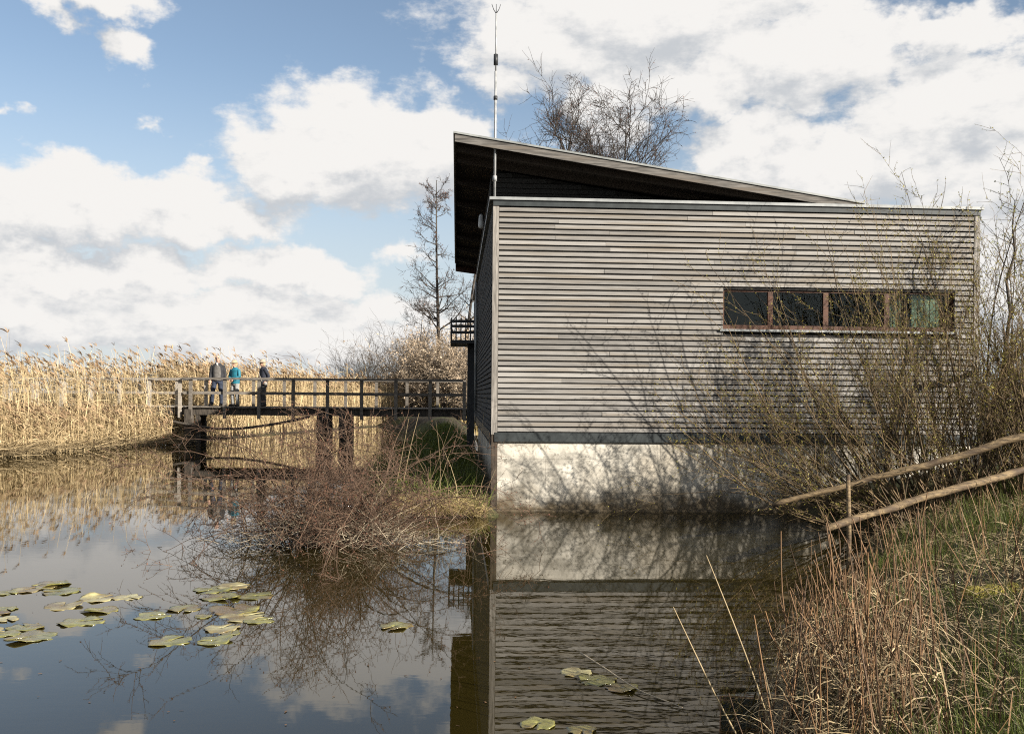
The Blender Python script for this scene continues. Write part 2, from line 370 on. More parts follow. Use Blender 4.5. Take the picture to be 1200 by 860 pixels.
def glass_mat():
    m = bpy.data.materials.new('window_glass'); m.use_nodes = True; t = m.node_tree; L = t.links.new
    t.nodes.remove(t.nodes['Principled BSDF'])
    tr = t.nodes.new('ShaderNodeBsdfTransparent'); tr.inputs[0].default_value = (.8, .85, .82, 1)
    gl = t.nodes.new('ShaderNodeBsdfGlossy'); gl.inputs['Roughness'].default_value = .01
    fr = t.nodes.new('ShaderNodeFresnel'); fr.inputs[0].default_value = 1.5
    ms = t.nodes.new('ShaderNodeMixShader'); f2 = math_n(t, 'MULTIPLY', fr.outputs[0], .6, clamp=True); L(f2, ms.inputs[0]); L(tr.outputs[0], ms.inputs[1]); L(gl.outputs[0], ms.inputs[2])
    L(ms.outputs[0], t.nodes['Material Output'].inputs[0]); return m
M['glass'] = glass_mat()

def water_mat():
    m = bpy.data.materials.new('pond_water'); m.use_nodes = True; t = m.node_tree; L = t.links.new
    bs = t.nodes['Principled BSDF']; bs.inputs['Base Color'].default_value = (.0165, .0125, .0028, 1)
    bs.inputs['Roughness'].default_value = .015; bs.inputs['IOR'].default_value = 1.55; bs.inputs['Specular IOR Level'].default_value = .5
    co = t.nodes.new('ShaderNodeTexCoord'); mp = t.nodes.new('ShaderNodeMapping'); mp.inputs['Scale'].default_value = (1, 1.8, 1); L(co.outputs['Object'], mp.inputs[0])
    a = N(t, 'ShaderNodeTexNoise'); a.inputs['Scale'].default_value = 1.6; a.inputs['Detail'].default_value = 3; L(mp.outputs[0], a.inputs['Vector'])
    b = N(t, 'ShaderNodeTexNoise'); b.inputs['Scale'].default_value = 7; b.inputs['Detail'].default_value = 2; L(mp.outputs[0], b.inputs['Vector'])
    c = N(t, 'ShaderNodeTexNoise'); c.inputs['Scale'].default_value = .22; c.inputs['Detail'].default_value = 2; L(co.outputs['Object'], c.inputs['Vector'])
    patch = N(t, 'ShaderNodeMapRange'); L(c.outputs[0], patch.inputs[0])
    for i, v in ((1, .4), (2, .62), (3, .35), (4, 1)): patch.inputs[i].default_value = v
    h = math_n(t, 'ADD', math_n(t, 'MULTIPLY', a.outputs[0], .0004), math_n(t, 'MULTIPLY', math_n(t, 'MULTIPLY', b.outputs[0], .00020), patch.outputs[0]))
    bn = t.nodes.new('ShaderNodeBump'); bn.inputs['Strength'].default_value = 1; bn.inputs['Distance'].default_value = 1; L(h, bn.inputs['Height']); L(bn.outputs[0], bs.inputs['Normal'])
    return m
M['water'] = water_mat()

# ------------------------------------------------------------------ terrain and water
def sstep(a, b, x): t = np.clip((x - a) / (b - a), 0, 1); return t * t * (3 - 2 * t)
def wob(x, y): return .5 * np.sin(x * 1.7 + .6 * np.sin(y * 1.3)) * np.sin(y * 2.1 + 1) + .3 * np.sin(x * 4.1 + y * 2.7)
RB_Y = [-30, 1, 2.7, 3.75, 4.86, 6.4, 8.0, 9.7, 11.5, 13.4, 15, 60]; RB_X = [1.7, 1.1, 1.0, 1.1, 1.36, 1.95, 2.85, 3.8, 4.38, 4.33, 4.27, 4.27]
LB_Y = [13.0, 13.5, 14, 15.4, 18.6, 23.3, 33, 42, 50]; LB_X = [-.63, -1.74, -2.18, -2.6, -2.96, -3.23, -3.2, -4, -7.1]
RE_X = [-60, -15, -13.9, -13.1, -12.6, -11.8, -10.6, -9.6, -8.4, -7, -4.5]; RE_Y = [20, 21.8, 23.2, 25.3, 28.4, 32.3, 36, 40, 45, 50, 54]
def height(x, y):
    x = np.asarray(x, float); y = np.asarray(y, float)
    dr = x - np.interp(y, RB_Y, RB_X) + .1 * wob(x * 2, y * 2)
    zr = np.interp(dr, [-1, -.28, 0, .4, .95, 2.0, 3.1, 6], [-.7, -.25, .04, .22, .38, .6, .82, .92]) + .04 * wob(x * 2.6, y * 2.6) * sstep(0, .6, dr)
    dl = np.minimum(np.minimum(x - np.interp(y, LB_Y, LB_X), y - 13.38), -.2 - .06 * (y - 14.05) - x) + .1 * wob(x * 2.5, y * 2.5)
    zl = np.interp(dl, [-1, -.25, 0, .3, 1.0, 2.5], [-.7, -.2, .03, .13, .28, .5]) + .4 * sstep(17, 33, y) * sstep(0, 1, dl)
    zl = np.where((y < 12.6) | (x > 9), -.7, zl)
    df = y - np.interp(x, RE_X, RE_Y) + .3 * wob(x, y)
    zf = np.interp(df, [-3, -.5, .3, 6, 40], [-.7, -.2, .02, .12, .45])
    dfar = y - 54 + .5 * wob(x, y); zfar = np.interp(dfar, [-2, 0, 2, 30, 400], [-.7, .0, .2, .35, .5])
    z = np.maximum.reduce([zr, zl, zf, zfar])
    isl = .12 - .22 * np.hypot((x + 2.1) / .95, (y - 11.05) / .42)
    return np.maximum(z, np.maximum(isl, -.7))

def axis(fine0, fine1, step, far0, far1, k=1.35):
    a = list(np.arange(fine0, fine1 + 1e-6, step)); s = step
    while a[-1] < far1: s *= k; a.append(a[-1] + s)
    s = step; pre = []
    c = fine0
    while c > far0: s *= k; c -= s; pre.append(c)
    return np.array(pre[::-1] + a)
gx = axis(-20, 14, .25, -5200, 5200); gy = axis(2, 58, .25, -60, 6500)
X, Y = np.meshgrid(gx, gy)
Z = height(X, Y)
V = np.stack([X, Y, Z], -1).reshape(-1, 3); nx, ny = len(gx), len(gy)
ii = (np.arange(ny - 1)[:, None] * nx + np.arange(nx - 1)[None]).ravel()
g = np_mesh('ground', [(V, np.stack([ii, ii + 1, ii + nx + 1, ii + nx], 1), 0)], [M['ground']], smooth=True, kind='structure')
tag(g, 'dark marshy soil of the banks and the flat land beyond', 'ground')
gxw = np.linspace(-70, 30, 26); gyw = np.linspace(-30, 75, 26); X, Y = np.meshgrid(gxw, gyw)
V = np.stack([X, Y, X * 0], -1).reshape(-1, 3); ii = (np.arange(25)[:, None] * 26 + np.arange(25)[None]).ravel()
wo = np_mesh('pond_water', [(V, np.stack([ii, ii + 1, ii + 27, ii + 26], 1), 0)], [M['water']], kind='structure')
tag(wo, 'calm murky pond water mirroring the sky and the building', 'water')

# ------------------------------------------------------------------ timber building
B = empty('timber_building', (-.307, 14.06, 0), R(3.4)); B.scale = (.795,) * 3
tag(B, 'grey slatted timber building with pitched roof on a pale concrete plinth in the water', 'building')
W, LEN = 9.47, 19.0  # lower box lengthened unseen at the rear so it shadows the bridge end
rng = np.random.default_rng(5); rr = random.Random(5)
WX0, WX1, WZ0, WZ1 = 4.42, 8.98, 3.50, 4.26
Z0, Z1, NR = 1.50, 5.76, 41
# front wall: backing with the window opening, boards each on its own
fw = MB().box(.02, WX0, .03, .16, 1.34, 5.83).box(WX1, W - .02, .03, .16, 1.34, 5.83).box(WX0, WX1, .03, .16, 1.34, WZ0).box(WX0, WX1, .03, .16, WZ1, 5.83).build('front_wall', M['backing'], B)
pitch = (Z1 - Z0) / NR
def board(x0, x1, z0, z1, parent, mat=M['board']):
    j = lambda s: rr.uniform(-s, s)
    y0 = -.004 + j(.006); s = j(.004); dz = j(.004)
    m = MB(); b = 0
    # face slightly tilted out at the foot, top edge chamfered
    m.v = [(x0, y0, z0 + dz), (x1, y0 + s, z0 + dz), (x1, .029, z0), (x0, .029, z0), (x0, y0 + .004, z1 - .008 + dz), (x1, y0 + .004 + s, z1 - .008 + dz), (x1, .029, z1), (x0, .029, z1)]
    m.f = [(0, 3, 2, 1), (4, 5, 6, 7), (0, 1, 5, 4), (1, 2, 6, 5), (2, 3, 7, 6), (3, 0, 4, 7)]
    return m.build('cladding_board', mat, parent)
for r in range(NR):
    za, zb = Z0 + r * pitch + .014, Z0 + (r + 1) * pitch - .014
    spans = [(.118, W - .118)]
    if zb > WZ0 - .04 and za < WZ1 + .005: spans = [(.118, WX0 - .004), (WX1 + .004, W - .118)]
    for a, b in spans:
        cuts = [a]
        if b - a > 3:
            c = a + rr.choice((1.15, 2.05, 2.9, 3.6, 4.1)) + rr.uniform(-.1, .1)
            while c < b - .7: cuts.append(c); c += rr.choice((2.9, 3.6, 4.1))
        cuts.append(b)
        for i in range(len(cuts) - 1): board(cuts[i] + (.0015 if i else 0), cuts[i + 1] - .0015, za, zb, fw)
box('corner_board', M['corner'], B, 0, .112, -.012, .12, 1.46, 5.79)
box('corner_board', M['corner'], B, W - .112, W, -.012, .12, 1.46, 5.79)
box('dark_strip', M['slate_strip'], B, .003, W - .003, -.03, .02, 5.765, 5.868)
box('foot_beam', M['slate_strip'], B, .06, W - .003, -.022, .2, 1.325, 1.497)
cap = MB().box(-.07, W + .05, -.065, .22, 5.87, 5.925).build('parapet_cap', M['zinc'], B)
MB().box(-.07, .19, .223, LEN, 5.868, 5.923).build('parapet_cap', M['zinc'], B)
MB().box(W - .2, W + .05, .223, LEN, 5.868, 5.923).build('parapet_cap', M['zinc'], B)
box('flat_roof', M['roof_metal'], B, .19, W - .2, .223, LEN, 5.72, 5.80)
# plinth with pour panels
pl = box('plinth', M['backing'], B, .125, W - .12, .062, .5, -.6, 1.33)
zs = [-.55, .045, .36, 1.0, 1.328]; xs = [.12]
while xs[-1] < W - 1.3: xs.append(xs[-1] + rr.choice((.62, .95, 1.25, 1.25)))
xs.append(W - .118)
for a in range(4):
    xr = xs if a % 2 else [xs[0]] + [x + .3 for x in xs[1:-1]] + [xs[-1]]
    for i in range(len(xr) - 1):
        d = rr.uniform(0, .004) - (.035 if a == 0 else 0)
        MB().box(xr[i] + .0015, xr[i + 1] - .0015, .042 + d, .07 if a else .064, zs[a] + .0015, zs[a + 1] - .0015).build('concrete_panel', M['plinth'], pl)
box('corner_post', M['wet_wood'], B, .005, .118, .0, .16, -.6, 1.455)
# window
win = empty('window', (0, 0, 0), 0, B)
fm = MB()
fm.box(WX0, WX1, .07, .14, WZ0, WZ0 + .085).box(WX0, WX1, .07, .14, WZ1 - .035, WZ1).box(WX0, WX0 + .035, .07, .14, WZ0 + .085, WZ1 - .035).box(WX1 - .035, WX1, .07, .14, WZ0 + .085, WZ1 - .035)
fm.build('frame', M['win_wood'], win)
ms = [WX0 + .035, 5.36, 6.45, 7.66, WX1 - .035]
for mxx in ms[1:-1]: box('mullion', M['win_wood'], win, mxx - .05, mxx + .05, .068, .138, WZ0 + .086, WZ1 - .036)
for i in range(4):
    a = ms[i] + (.05 if i else 0); b = ms[i + 1] - (.05 if i < 3 else 0)
    box('pane', M['glass'], win, a + .001, b - .001, .10, .106, WZ0 + .086, WZ1 - .036)
box('sill', M['zinc'], win, WX0 - .07, WX1 + .05, -.055, .069, WZ0 - .045, WZ0 - .002)
MB().box(WX0, WX1, .03, .068, WZ1 + .001, WZ1 + .006).build('head_flashing', M['slate_strip'], win)
room = MB().box(WX0 - .6, WX1 + .3, 3.0, 3.1, 2.6, 5.2).box(WX0 - .7, WX0 - .6, .17, 3.1, 2.6, 5.2).box(WX1 + .3, WX1 + .38, .17, 3.1, 2.6, 5.2).box(WX0 - .7, WX1 + .38, .17, 3.1, 2.5, 2.6).box(WX0 - .7, WX1 + .38, .17, 3.1, 5.2, 5.3).build('interior', M['interior'], B)
cur = MB()
for i in range(9):
    x = 8.22 + i * .062; cur.box(x, x + .058, .20 + .012 * (i % 2), .225 + .012 * (i % 2), WZ0 - .1, WZ1 - .02)
cur.build('blind', M['curtain'], win)
cur = MB()
for i in range(5):
    x = 7.78 + i * .05; cur.box(x, x + .045, .25 + .02 * (i % 2), .27 + .02 * (i % 2), WZ0 - .1, WZ1 - .25 + .03 * i)
cur.build('blind', M['curtain'], win)
# left long wall with its boards
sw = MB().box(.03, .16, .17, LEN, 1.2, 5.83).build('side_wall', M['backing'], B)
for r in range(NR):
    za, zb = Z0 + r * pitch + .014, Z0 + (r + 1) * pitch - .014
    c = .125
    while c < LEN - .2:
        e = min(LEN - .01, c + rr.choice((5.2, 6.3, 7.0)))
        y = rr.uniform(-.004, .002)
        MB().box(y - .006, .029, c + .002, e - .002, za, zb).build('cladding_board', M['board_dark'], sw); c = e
box('foot_beam', M['slate_strip'], B, -.02, .2, .203, LEN, 1.31, 1.495)
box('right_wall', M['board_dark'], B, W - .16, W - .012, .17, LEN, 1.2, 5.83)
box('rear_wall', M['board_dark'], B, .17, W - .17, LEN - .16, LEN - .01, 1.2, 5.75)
box('side_plinth', M['plinth'], B, .2, .5, .51, LEN - .3, -.6, 1.3)
box('side_plinth', M['plinth'], B, W - .5, W - .2, .51, LEN - .3, -.6, 1.3)
# upper storey under the pitched roof
RX0, RX1, RZ, SL, RT = -.73, 7.12, 7.10, .147, .15
roofz = lambda x: RZ - SL * (x - RX0)
def quadx(x0, x1, zb0, zb1, zt0, zt1, y): return [(x0, y, zb0), (x1, y, zb1), (x1, y, zt1), (x0, y, zt0)]
GY, RL = 1.55, 17.4
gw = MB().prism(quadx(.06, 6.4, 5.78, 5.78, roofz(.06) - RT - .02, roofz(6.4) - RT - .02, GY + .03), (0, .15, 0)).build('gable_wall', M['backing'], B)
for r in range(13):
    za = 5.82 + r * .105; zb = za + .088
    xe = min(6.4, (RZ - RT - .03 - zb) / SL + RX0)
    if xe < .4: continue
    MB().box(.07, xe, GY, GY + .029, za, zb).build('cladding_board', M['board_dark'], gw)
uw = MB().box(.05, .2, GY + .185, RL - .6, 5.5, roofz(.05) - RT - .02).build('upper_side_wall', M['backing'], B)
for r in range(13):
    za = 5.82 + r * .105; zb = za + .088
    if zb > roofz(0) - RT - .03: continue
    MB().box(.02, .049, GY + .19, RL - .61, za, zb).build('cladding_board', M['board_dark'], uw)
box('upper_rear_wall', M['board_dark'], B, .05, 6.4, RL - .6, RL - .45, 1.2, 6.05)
# roof: sheet, soffit boards, fascias, rafters
roof = empty('roof', (0, 0, 0), 0, B)
MB().prism(quadx(RX0 - .03, RX1 + .04, roofz(RX0 - .03), roofz(RX1 + .04), roofz(RX0 - .03) + .035, roofz(RX1 + .04) + .035, -.05), (0, RL + .1, 0)).build('metal_sheet', M['roof_metal'], roof)
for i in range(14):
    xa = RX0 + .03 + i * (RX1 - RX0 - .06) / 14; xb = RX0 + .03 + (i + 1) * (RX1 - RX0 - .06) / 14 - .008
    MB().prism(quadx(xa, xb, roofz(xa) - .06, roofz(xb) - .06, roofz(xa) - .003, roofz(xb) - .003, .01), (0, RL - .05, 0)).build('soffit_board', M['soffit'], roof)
MB().prism(quadx(RX0, RX1 - .55, roofz(RX0) - RT, roofz(RX1 - .55) - .14, roofz(RX0) - .002, roofz(RX1 - .55) - .002, -.025), (0, .033, 0)).build('fascia_board', M['fascia'], roof)
MB().prism(quadx(RX1 - .548, RX1, roofz(RX1 - .55) - .08, roofz(RX1) - .05, roofz(RX1 - .55) - .002, roofz(RX1) - .002, -.022), (0, .03, 0)).build('fascia_board', M['fascia'], roof)
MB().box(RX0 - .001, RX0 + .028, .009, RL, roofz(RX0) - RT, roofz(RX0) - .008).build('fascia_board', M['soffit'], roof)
MB().prism(quadx(RX0, RX1, roofz(RX0) - .3, roofz(RX1) - .12, roofz(RX0) - .004, roofz(RX1) - .004, RL), (0, .04, 0)).build('fascia_board', M['win_wood'], roof)
for y in (.35, 1.2):
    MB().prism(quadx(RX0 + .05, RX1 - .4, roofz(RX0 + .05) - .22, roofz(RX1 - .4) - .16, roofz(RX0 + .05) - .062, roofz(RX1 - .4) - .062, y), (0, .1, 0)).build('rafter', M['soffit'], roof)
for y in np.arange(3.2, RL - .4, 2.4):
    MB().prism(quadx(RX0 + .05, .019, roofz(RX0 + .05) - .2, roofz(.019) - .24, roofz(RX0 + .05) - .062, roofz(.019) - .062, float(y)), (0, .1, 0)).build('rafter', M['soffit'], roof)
# mast, lamp, downpipe, balcony, column
ma = empty('antenna_mast', (.03, .09, 5.925), 0, B)
MB().tube([(0, 0, 0), (0, 0, 2.4)], [.024, .024]).tube([(0, 0, 2.4), (0, 0, 3.5)], [.016, .014]).build('pole', M['steel'], ma, True)
MB().tube([(0, 0, 2.52), (0, 0, 2.72)], [.042, .042]).build('sleeve', M['dark_steel'], ma, True)
MB().tube([(0, 0, 1.86), (0, 0, 1.93)], [.038, .038]).build('clamp', M['dark_steel'], ma, True)
MB().tube([(0, 0, .32), (0, 0, .42)], [.04, .04]).build('clamp', M['steel'], ma, True)
for a in (-1, 0, 1): MB().tube([(0, 0, 3.49), (a * .05, 0, 3.57), (a * .085, 0, 3.67)], [.008, .007, .005], 6).build('prong', M['dark_steel'], ma, True)
lm = empty('wall_lamp', (.02, 3.4, 6.1), 0, B)
MB().box(-.16, -.001, -.03, .03, -.02, .02).build('bracket', M['dark_steel'], lm)
MB().loft([(-.16, 0, -.16, .05, .05), (-.16, 0, -.1, .065, .065), (-.16, 0, .1, .05, .05), (-.16, 0, .15, .03, .03)]).build('lamp_head', M['lampshell'], lm, True)
MB().tube([(-.07, 11.5, 1.7), (-.07, 11.5, 5.7)], [.04, .04]).build('downpipe', M['zinc'], B, True)
bal = empty('balcony', (0, 12.6, 3.86), 0, B)
MB().box(-.86, -.012, 0, 2.4, 0, .1).build('floor', M['dark_steel'], bal)
for i in range(6): box('baluster', M['dark_steel'], bal, -.86 + i * .155, -.82 + i * .155, 0, .04, .1, .82)
for z in (.3, .5, .66): box('rail', M['dark_steel'], bal, -.87, -.012, -.012, -.001, z, z + .09)
for i in range(7): box('baluster', M['dark_steel'], bal, -.858, -.822, .3 + i * .34, .34 + i * .34, .1, .82)
for z in (.3, .5, .66): box('rail', M['dark_steel'], bal, -.872, -.861, .001, 2.4, z, z + .09)
box('column', M['dark_steel'], B, -.30, -.06, 13.5, 13.75, .3, 3.855)

# ------------------------------------------------------------------ footbridge
BY = 32.6
def bx(px, y=BY): return (px - 600) * y / F
fb = empty('footbridge', (0, 0, 0))
tag(fb, 'narrow wooden footbridge with post and rail sides crossing to the timber building', 'footbridge')
DECK = 1.27
def rail_box(name, mat, p0, p1, h, t, parent):
    """board between two points, h tall, t thick, centred"""
    p0, p1 = Vector(p0), Vector(p1); d = (p1 - p0).normalized(); s = d.cross(Vector((0, 0, 1))).normalized() * t / 2; u = Vector((0, 0, h / 2))
    return MB().prism([p0 - s - u, p0 + s - u, p0 + s + u, p0 - s + u], p1 - p0).build(name, mat, parent)
xl, xr = bx(217), bx(545)
WD = 1.55
x = xl
i = 0
while x < xr:
    wv = .142; MB().box(x, x + wv - .008, BY - .06, BY + WD + .06, DECK - .045 + rr.uniform(-.004, .004), DECK).build('deck_plank', M['bridge'], fb); x += wv
for yy in (BY + .03, BY + WD - .13): MB().box(xl, xr, yy, yy + .1, DECK - .30, DECK - .05).build('stringer', M['pile'], fb)
near = [xl + .22 + k * 1.185 for k in range(9)]; far = [xl + .8 + k * 1.12 for k in range(9)]
for k, x in enumerate(near):
    MB().box(x - .055, x + .055, BY - .135, BY - .062, DECK - .42, DECK + .93).build('post', M['bridge'], fb)
for x in far: MB().box(x - .05, x + .05, BY + WD + .062, BY + WD + .135, DECK - .3, DECK + .93).build('post', M['bridge'], fb)
for k in range(4):
    a = xl - .05 + k * (xr - xl) / 4; b = xl - .05 + (k + 1) * (xr - xl) / 4 - .006
    MB().box(a, b, BY - .19, BY - .03, DECK + .931, DECK + 1.0 + .01 * (k % 2)).build('handrail', M['bridge'], fb)
    MB().box(a, b, BY + WD + .03, BY + WD + .19, DECK + .931, DECK + 1.0).build('handrail', M['bridge'], fb)
    MB().box(a, b, BY - .06, BY - .02, DECK + .42, DECK + .52).build('middle_rail', M['bridge'], fb)
    MB().box(a, b, BY + WD + .02, BY + WD + .06, DECK + .42, DECK + .52).build('middle_rail', M['bridge'], fb)
for px in (222, 376, 402):
    for yy in (BY + .0, BY + WD - .25):
        x = bx(px); MB().tube([(x, yy + .1, -.7), (x + .01, yy + .1, .5), (x, yy + .1, DECK - .301)], [.15, .145, .14], 10).build('pile', M['pile'], fb, True)
    MB().box(bx(px) - .12, bx(px) + .12, BY - .15, BY - .02, .2, DECK - .1).build('pile_plank', M['pile'], fb)
    MB().box(bx(px) + .2, bx(px) + .34, BY + .04, BY + .2, -.7, DECK - .302).build('pile', M['pile'], fb)
cpts = [(bx(p), BY - .2, EYE - (q - HZ) * BY / F) for p, q in ((172, 490), (195, 495), (225, 501), (255, 505), (280, 505), (305, 502), (335, 497), (365, 490))]
MB().tube(cpts, [.045] * len(cpts), 8).build('hanging_pipe', M['pile'], fb, True)
# stretch running off through the reeds, sunlight put into its paler wood colour
A0 = Vector((xl - .06, BY + .12, 0)); A1 = Vector((bx(-60, 35), 35.0, 0)); dd = (A1 - A0); LL = dd.length; dd.normalize(); ss = Vector((-dd.y, dd.x, 0))
if ss.y < 0: ss = -ss
def pt(s, o, z): p = A0 + dd * s + ss * o; return Vector((p.x, p.y, z))
s = 0.
while s < LL:
    rail_box('deck_plank', M['bridge_pale'], pt(s + .065, -.06, DECK - .022), pt(s + .065, 1.5, DECK - .022), .045, .132, fb); s += .142
for o in (.03, 1.35): rail_box('stringer', M['pile'], pt(0, o, DECK - .17), pt(LL, o, DECK - .17), .24, .1, fb)
s = .12
while s < LL:
    for o in (-.1, 1.55):
        p = pt(s, o, 0); MB().box(p.x - .055, p.x + .055, p.y - .036, p.y + .036, DECK - .4, DECK + .91).build('post', M['bridge_pale'], fb)
    s += 1.2
for o in (-.1, 1.55):
    for k in range(4):
        a, b = LL * k / 4, LL * (k + 1) / 4 - .006
        rail_box('handrail', M['bridge_pale'], pt(a, o, DECK + .945), pt(b, o, DECK + .945), .065, .15, fb)
        rail_box('middle_rail', M['bridge_pale'], pt(a, o + .055, DECK + .46), pt(b, o + .055, DECK + .46), .09, .035, fb)
for s in (3.2, 7.4, 11.6):
    for o in (.08, 1.3):
        p = pt(s, o, 0); MB().tube([(p.x, p.y, -.7), (p.x, p.y, DECK - .29)], [.14, .13], 10).build('pile', M['pile'], fb, True)

# ------------------------------------------------------------------ people on the bridge
def remesh(o, vs=.011, smooth=6):
    m = o.modifiers.new('remesh', 'REMESH'); m.mode = 'VOXEL'; m.voxel_size = vs; m.use_smooth_shade = True
    if smooth:
        s_ = o.modifiers.new('smooth', 'SMOOTH'); s_.factor = .5; s_.iterations = smooth
    return o
def hand(m, wrist, dirv, palm_n, s=1.):
    w0 = Vector(wrist); d = Vector(dirv).normalized(); n = Vector(palm_n).normalized(); t = d.cross(n).normalized()
    m.tube([w0, w0 + d * .045, w0 + d * .09], [.028, .038, .036], 8)
    for k, (off, ln) in enumerate(((-.03, .062), (-.01, .074), (.011, .07), (.031, .055))):
        b = w0 + d * .085 + t * off
        m.tube([b, b + d * ln * .5 + n * .006, b + d * ln * .85 + n * .024], [.0105, .010, .008], 6)
    b = w0 + d * .03 - t * .03
    m.tube([b, b - t * .025 + d * .02, b - t * .035 + d * .055 + n * .01], [.013, .012, .009], 6)
def person(name, label, loc, rz, H, joints, mats, hair=None, hat=None, collar=None, vest=None, hem=.86, extra=None):
    o = empty(name, loc, rz); tag(o, label, 'person', 'people talking on the footbridge')
    s = H / 1.75; J = {k: Vector(v) * s for k, v in joints.items()}
    hd = J['head']          # centre of the head
    m = MB()                # one continuous body
    m.loft([(J['pelvis'].x, J['pelvis'].y, (.86) * s, .13 * s, .095 * s), (J['pelvis'].x, J['pelvis'].y, .95 * s, .165 * s, .115 * s), (J['pelvis'].x, J['pelvis'].y, 1.06 * s, .145 * s, .105 * s), (J['chest'].x, J['chest'].y, 1.25 * s, .165 * s, .115 * s), (J['chest'].x, J['chest'].y, 1.38 * s, .175 * s, .11 * s), (J['chest'].x, J['chest'].y, 1.45 * s, .10 * s, .075 * s)], 16)
    m.tube([(J['chest'].x, J['chest'].y, 1.40 * s), (hd.x, hd.y + .02, 1.56 * s)], [.06 * s, .055 * s], 10)
    m.loft([(hd.x, hd.y - .015, hd.z - .118 * s, .035 * s, .045 * s), (hd.x, hd.y - .01, hd.z - .085 * s, .058 * s, .072 * s), (hd.x, hd.y, hd.z - .03 * s, .072 * s, .09 * s), (hd.x, hd.y, hd.z + .03 * s, .076 * s, .097 * s), (hd.x, hd.y + .005, hd.z + .08 * s, .064 * s, .082 * s), (hd.x, hd.y + .005, hd.z + .112 * s, .03 * s, .04 * s)], 14)
    m.tube([(hd.x, hd.y - .08 * s, hd.z + .01 * s), (hd.x, hd.y - .108 * s, hd.z - .03 * s), (hd.x, hd.y - .085 * s, hd.z - .04 * s)], [.012 * s, .017 * s, .012 * s], 6)
    for e in (-1, 1): m.ball((hd.x + e * .076 * s, hd.y + .005, hd.z - .005), .012 * s, .02 * s, .03 * s)
    for e in 'LR':
        m.tube([J['sh' + e], J['el' + e], J['wr' + e]], [.052 * s, .042 * s, .03 * s], 8)
        hv = J['ha' + e] - J['wr' + e]; hand(m, J['wr' + e], hv, Vector((0, -1, 0)) if abs(hv.normalized().y) < .8 else Vector((0, 0, -1)))
        m.tube([J['hip' + e], J['kn' + e], J['an' + e]], [.082 * s, .06 * s, .042 * s], 10)
        a = J['an' + e]; f = J['to' + e]; m.tube([a + Vector((0, .04, -.03)), a + Vector((0, 0, -.035)), (a + f) / 2 + Vector((0, 0, -.02)), f], [.035, .042, .042, .03], 8)
    remesh(m.build('body', M['skin'], o, True), .0095, 3)
    j = MB()
    j.loft([(J['pelvis'].x, J['pelvis'].y, hem * s, .19 * s, .14 * s), (J['pelvis'].x, J['pelvis'].y, .97 * s, .195 * s, .145 * s), (J['chest'].x, J['chest'].y, 1.2 * s, .195 * s, .145 * s), (J['chest'].x, J['chest'].y, 1.38 * s, .20 * s, .135 * s), (J['chest'].x, J['chest'].y, 1.455 * s, .12 * s, .09 * s), (J['chest'].x, J['chest'].y, 1.49 * s, .075 * s, .07 * s)], 16)
    for e in 'LR':
        w1 = J['el' + e].lerp(J['wr' + e], .97); mid = J['el' + e].lerp(J['wr' + e], .45)
        j.tube([J['sh' + e] + Vector((0, 0, .005)), J['sh' + e].lerp(J['el' + e], .5), J['el' + e], mid, w1], [.073 * s, .068 * s, .063 * s, .056 * s, .045 * s], 10)
    remesh(j.build('jacket', mats['jacket'], o, True), .012, 4)
    if vest:
        v = MB().loft([(J['pelvis'].x, J['pelvis'].y - .012, hem * s + .02, .165 * s, .145 * s), (J['chest'].x, J['chest'].y - .014, 1.2 * s, .165 * s, .148 * s), (J['chest'].x, J['chest'].y - .014, 1.36 * s, .15 * s, .138 * s), (J['chest'].x, J['chest'].y - .005, 1.44 * s, .09 * s, .1 * s)], 16)
        remesh(v.build('vest', vest, o, True), .012, 4)
    if collar:
        MB().prism([(J['chest'].x - .035, J['chest'].y - .118 * s, 1.47 * s), (J['chest'].x, J['chest'].y - .152 * s, 1.39 * s), (J['chest'].x + .035, J['chest'].y - .118 * s, 1.47 * s), (J['chest'].x, J['chest'].y - .108 * s, 1.50 * s)], (0, .012, 0)).build('shirt_collar', collar, o)
    t = MB()
    t.loft([(J['pelvis'].x, J['pelvis'].y, .80 * s, .155 * s, .115 * s), (J['pelvis'].x, J['pelvis'].y, .92 * s, .178 * s, .128 * s), (J['pelvis'].x, J['pelvis'].y, 1.0 * s, .165 * s, .12 * s)], 16)
    for e in 'LR':
        t.tube([J['hip' + e], J['hip' + e].lerp(J['kn' + e], .5), J['kn' + e], J['kn' + e].lerp(J['an' + e], .5), J['an' + e] + Vector((0, 0, -.025))], [.098 * s, .09 * s, .076 * s, .07 * s, .066 * s], 10)
    remesh(t.build('trousers', mats['trousers'], o, True), .012, 3)
    for e in 'LR':
        a, f = J['an' + e], J['to' + e]
        remesh(MB().tube([a + Vector((0, .055, -.045)), a + Vector((0, .01, -.03)), (a + f) / 2 + Vector((0, 0, -.01)), f, f + (f - a).normalized() * .03], [.04, .052, .05, .043, .02], 8).build('shoe', M['shoe'], o, True), .01, 2)
    for e in (-1, 1): MB().ball((hd.x + e * .03 * s, hd.y - .088 * s, hd.z + .012 * s), .012, .007, .007).build('eye', M['shoe'], o, True)
    MB().ball((hd.x, hd.y - .082 * s, hd.z - .07 * s), .022, .007, .005).build('mouth', plain('lips', (.35, .13, .1)), o, True)
    if hair: hair(o, hd, s)
    if hat: hat(o, hd, s)
    if extra: extra(o, J, s)
    return o
PY = BY + .62
def hx(px): return (px - 600) * PY / F
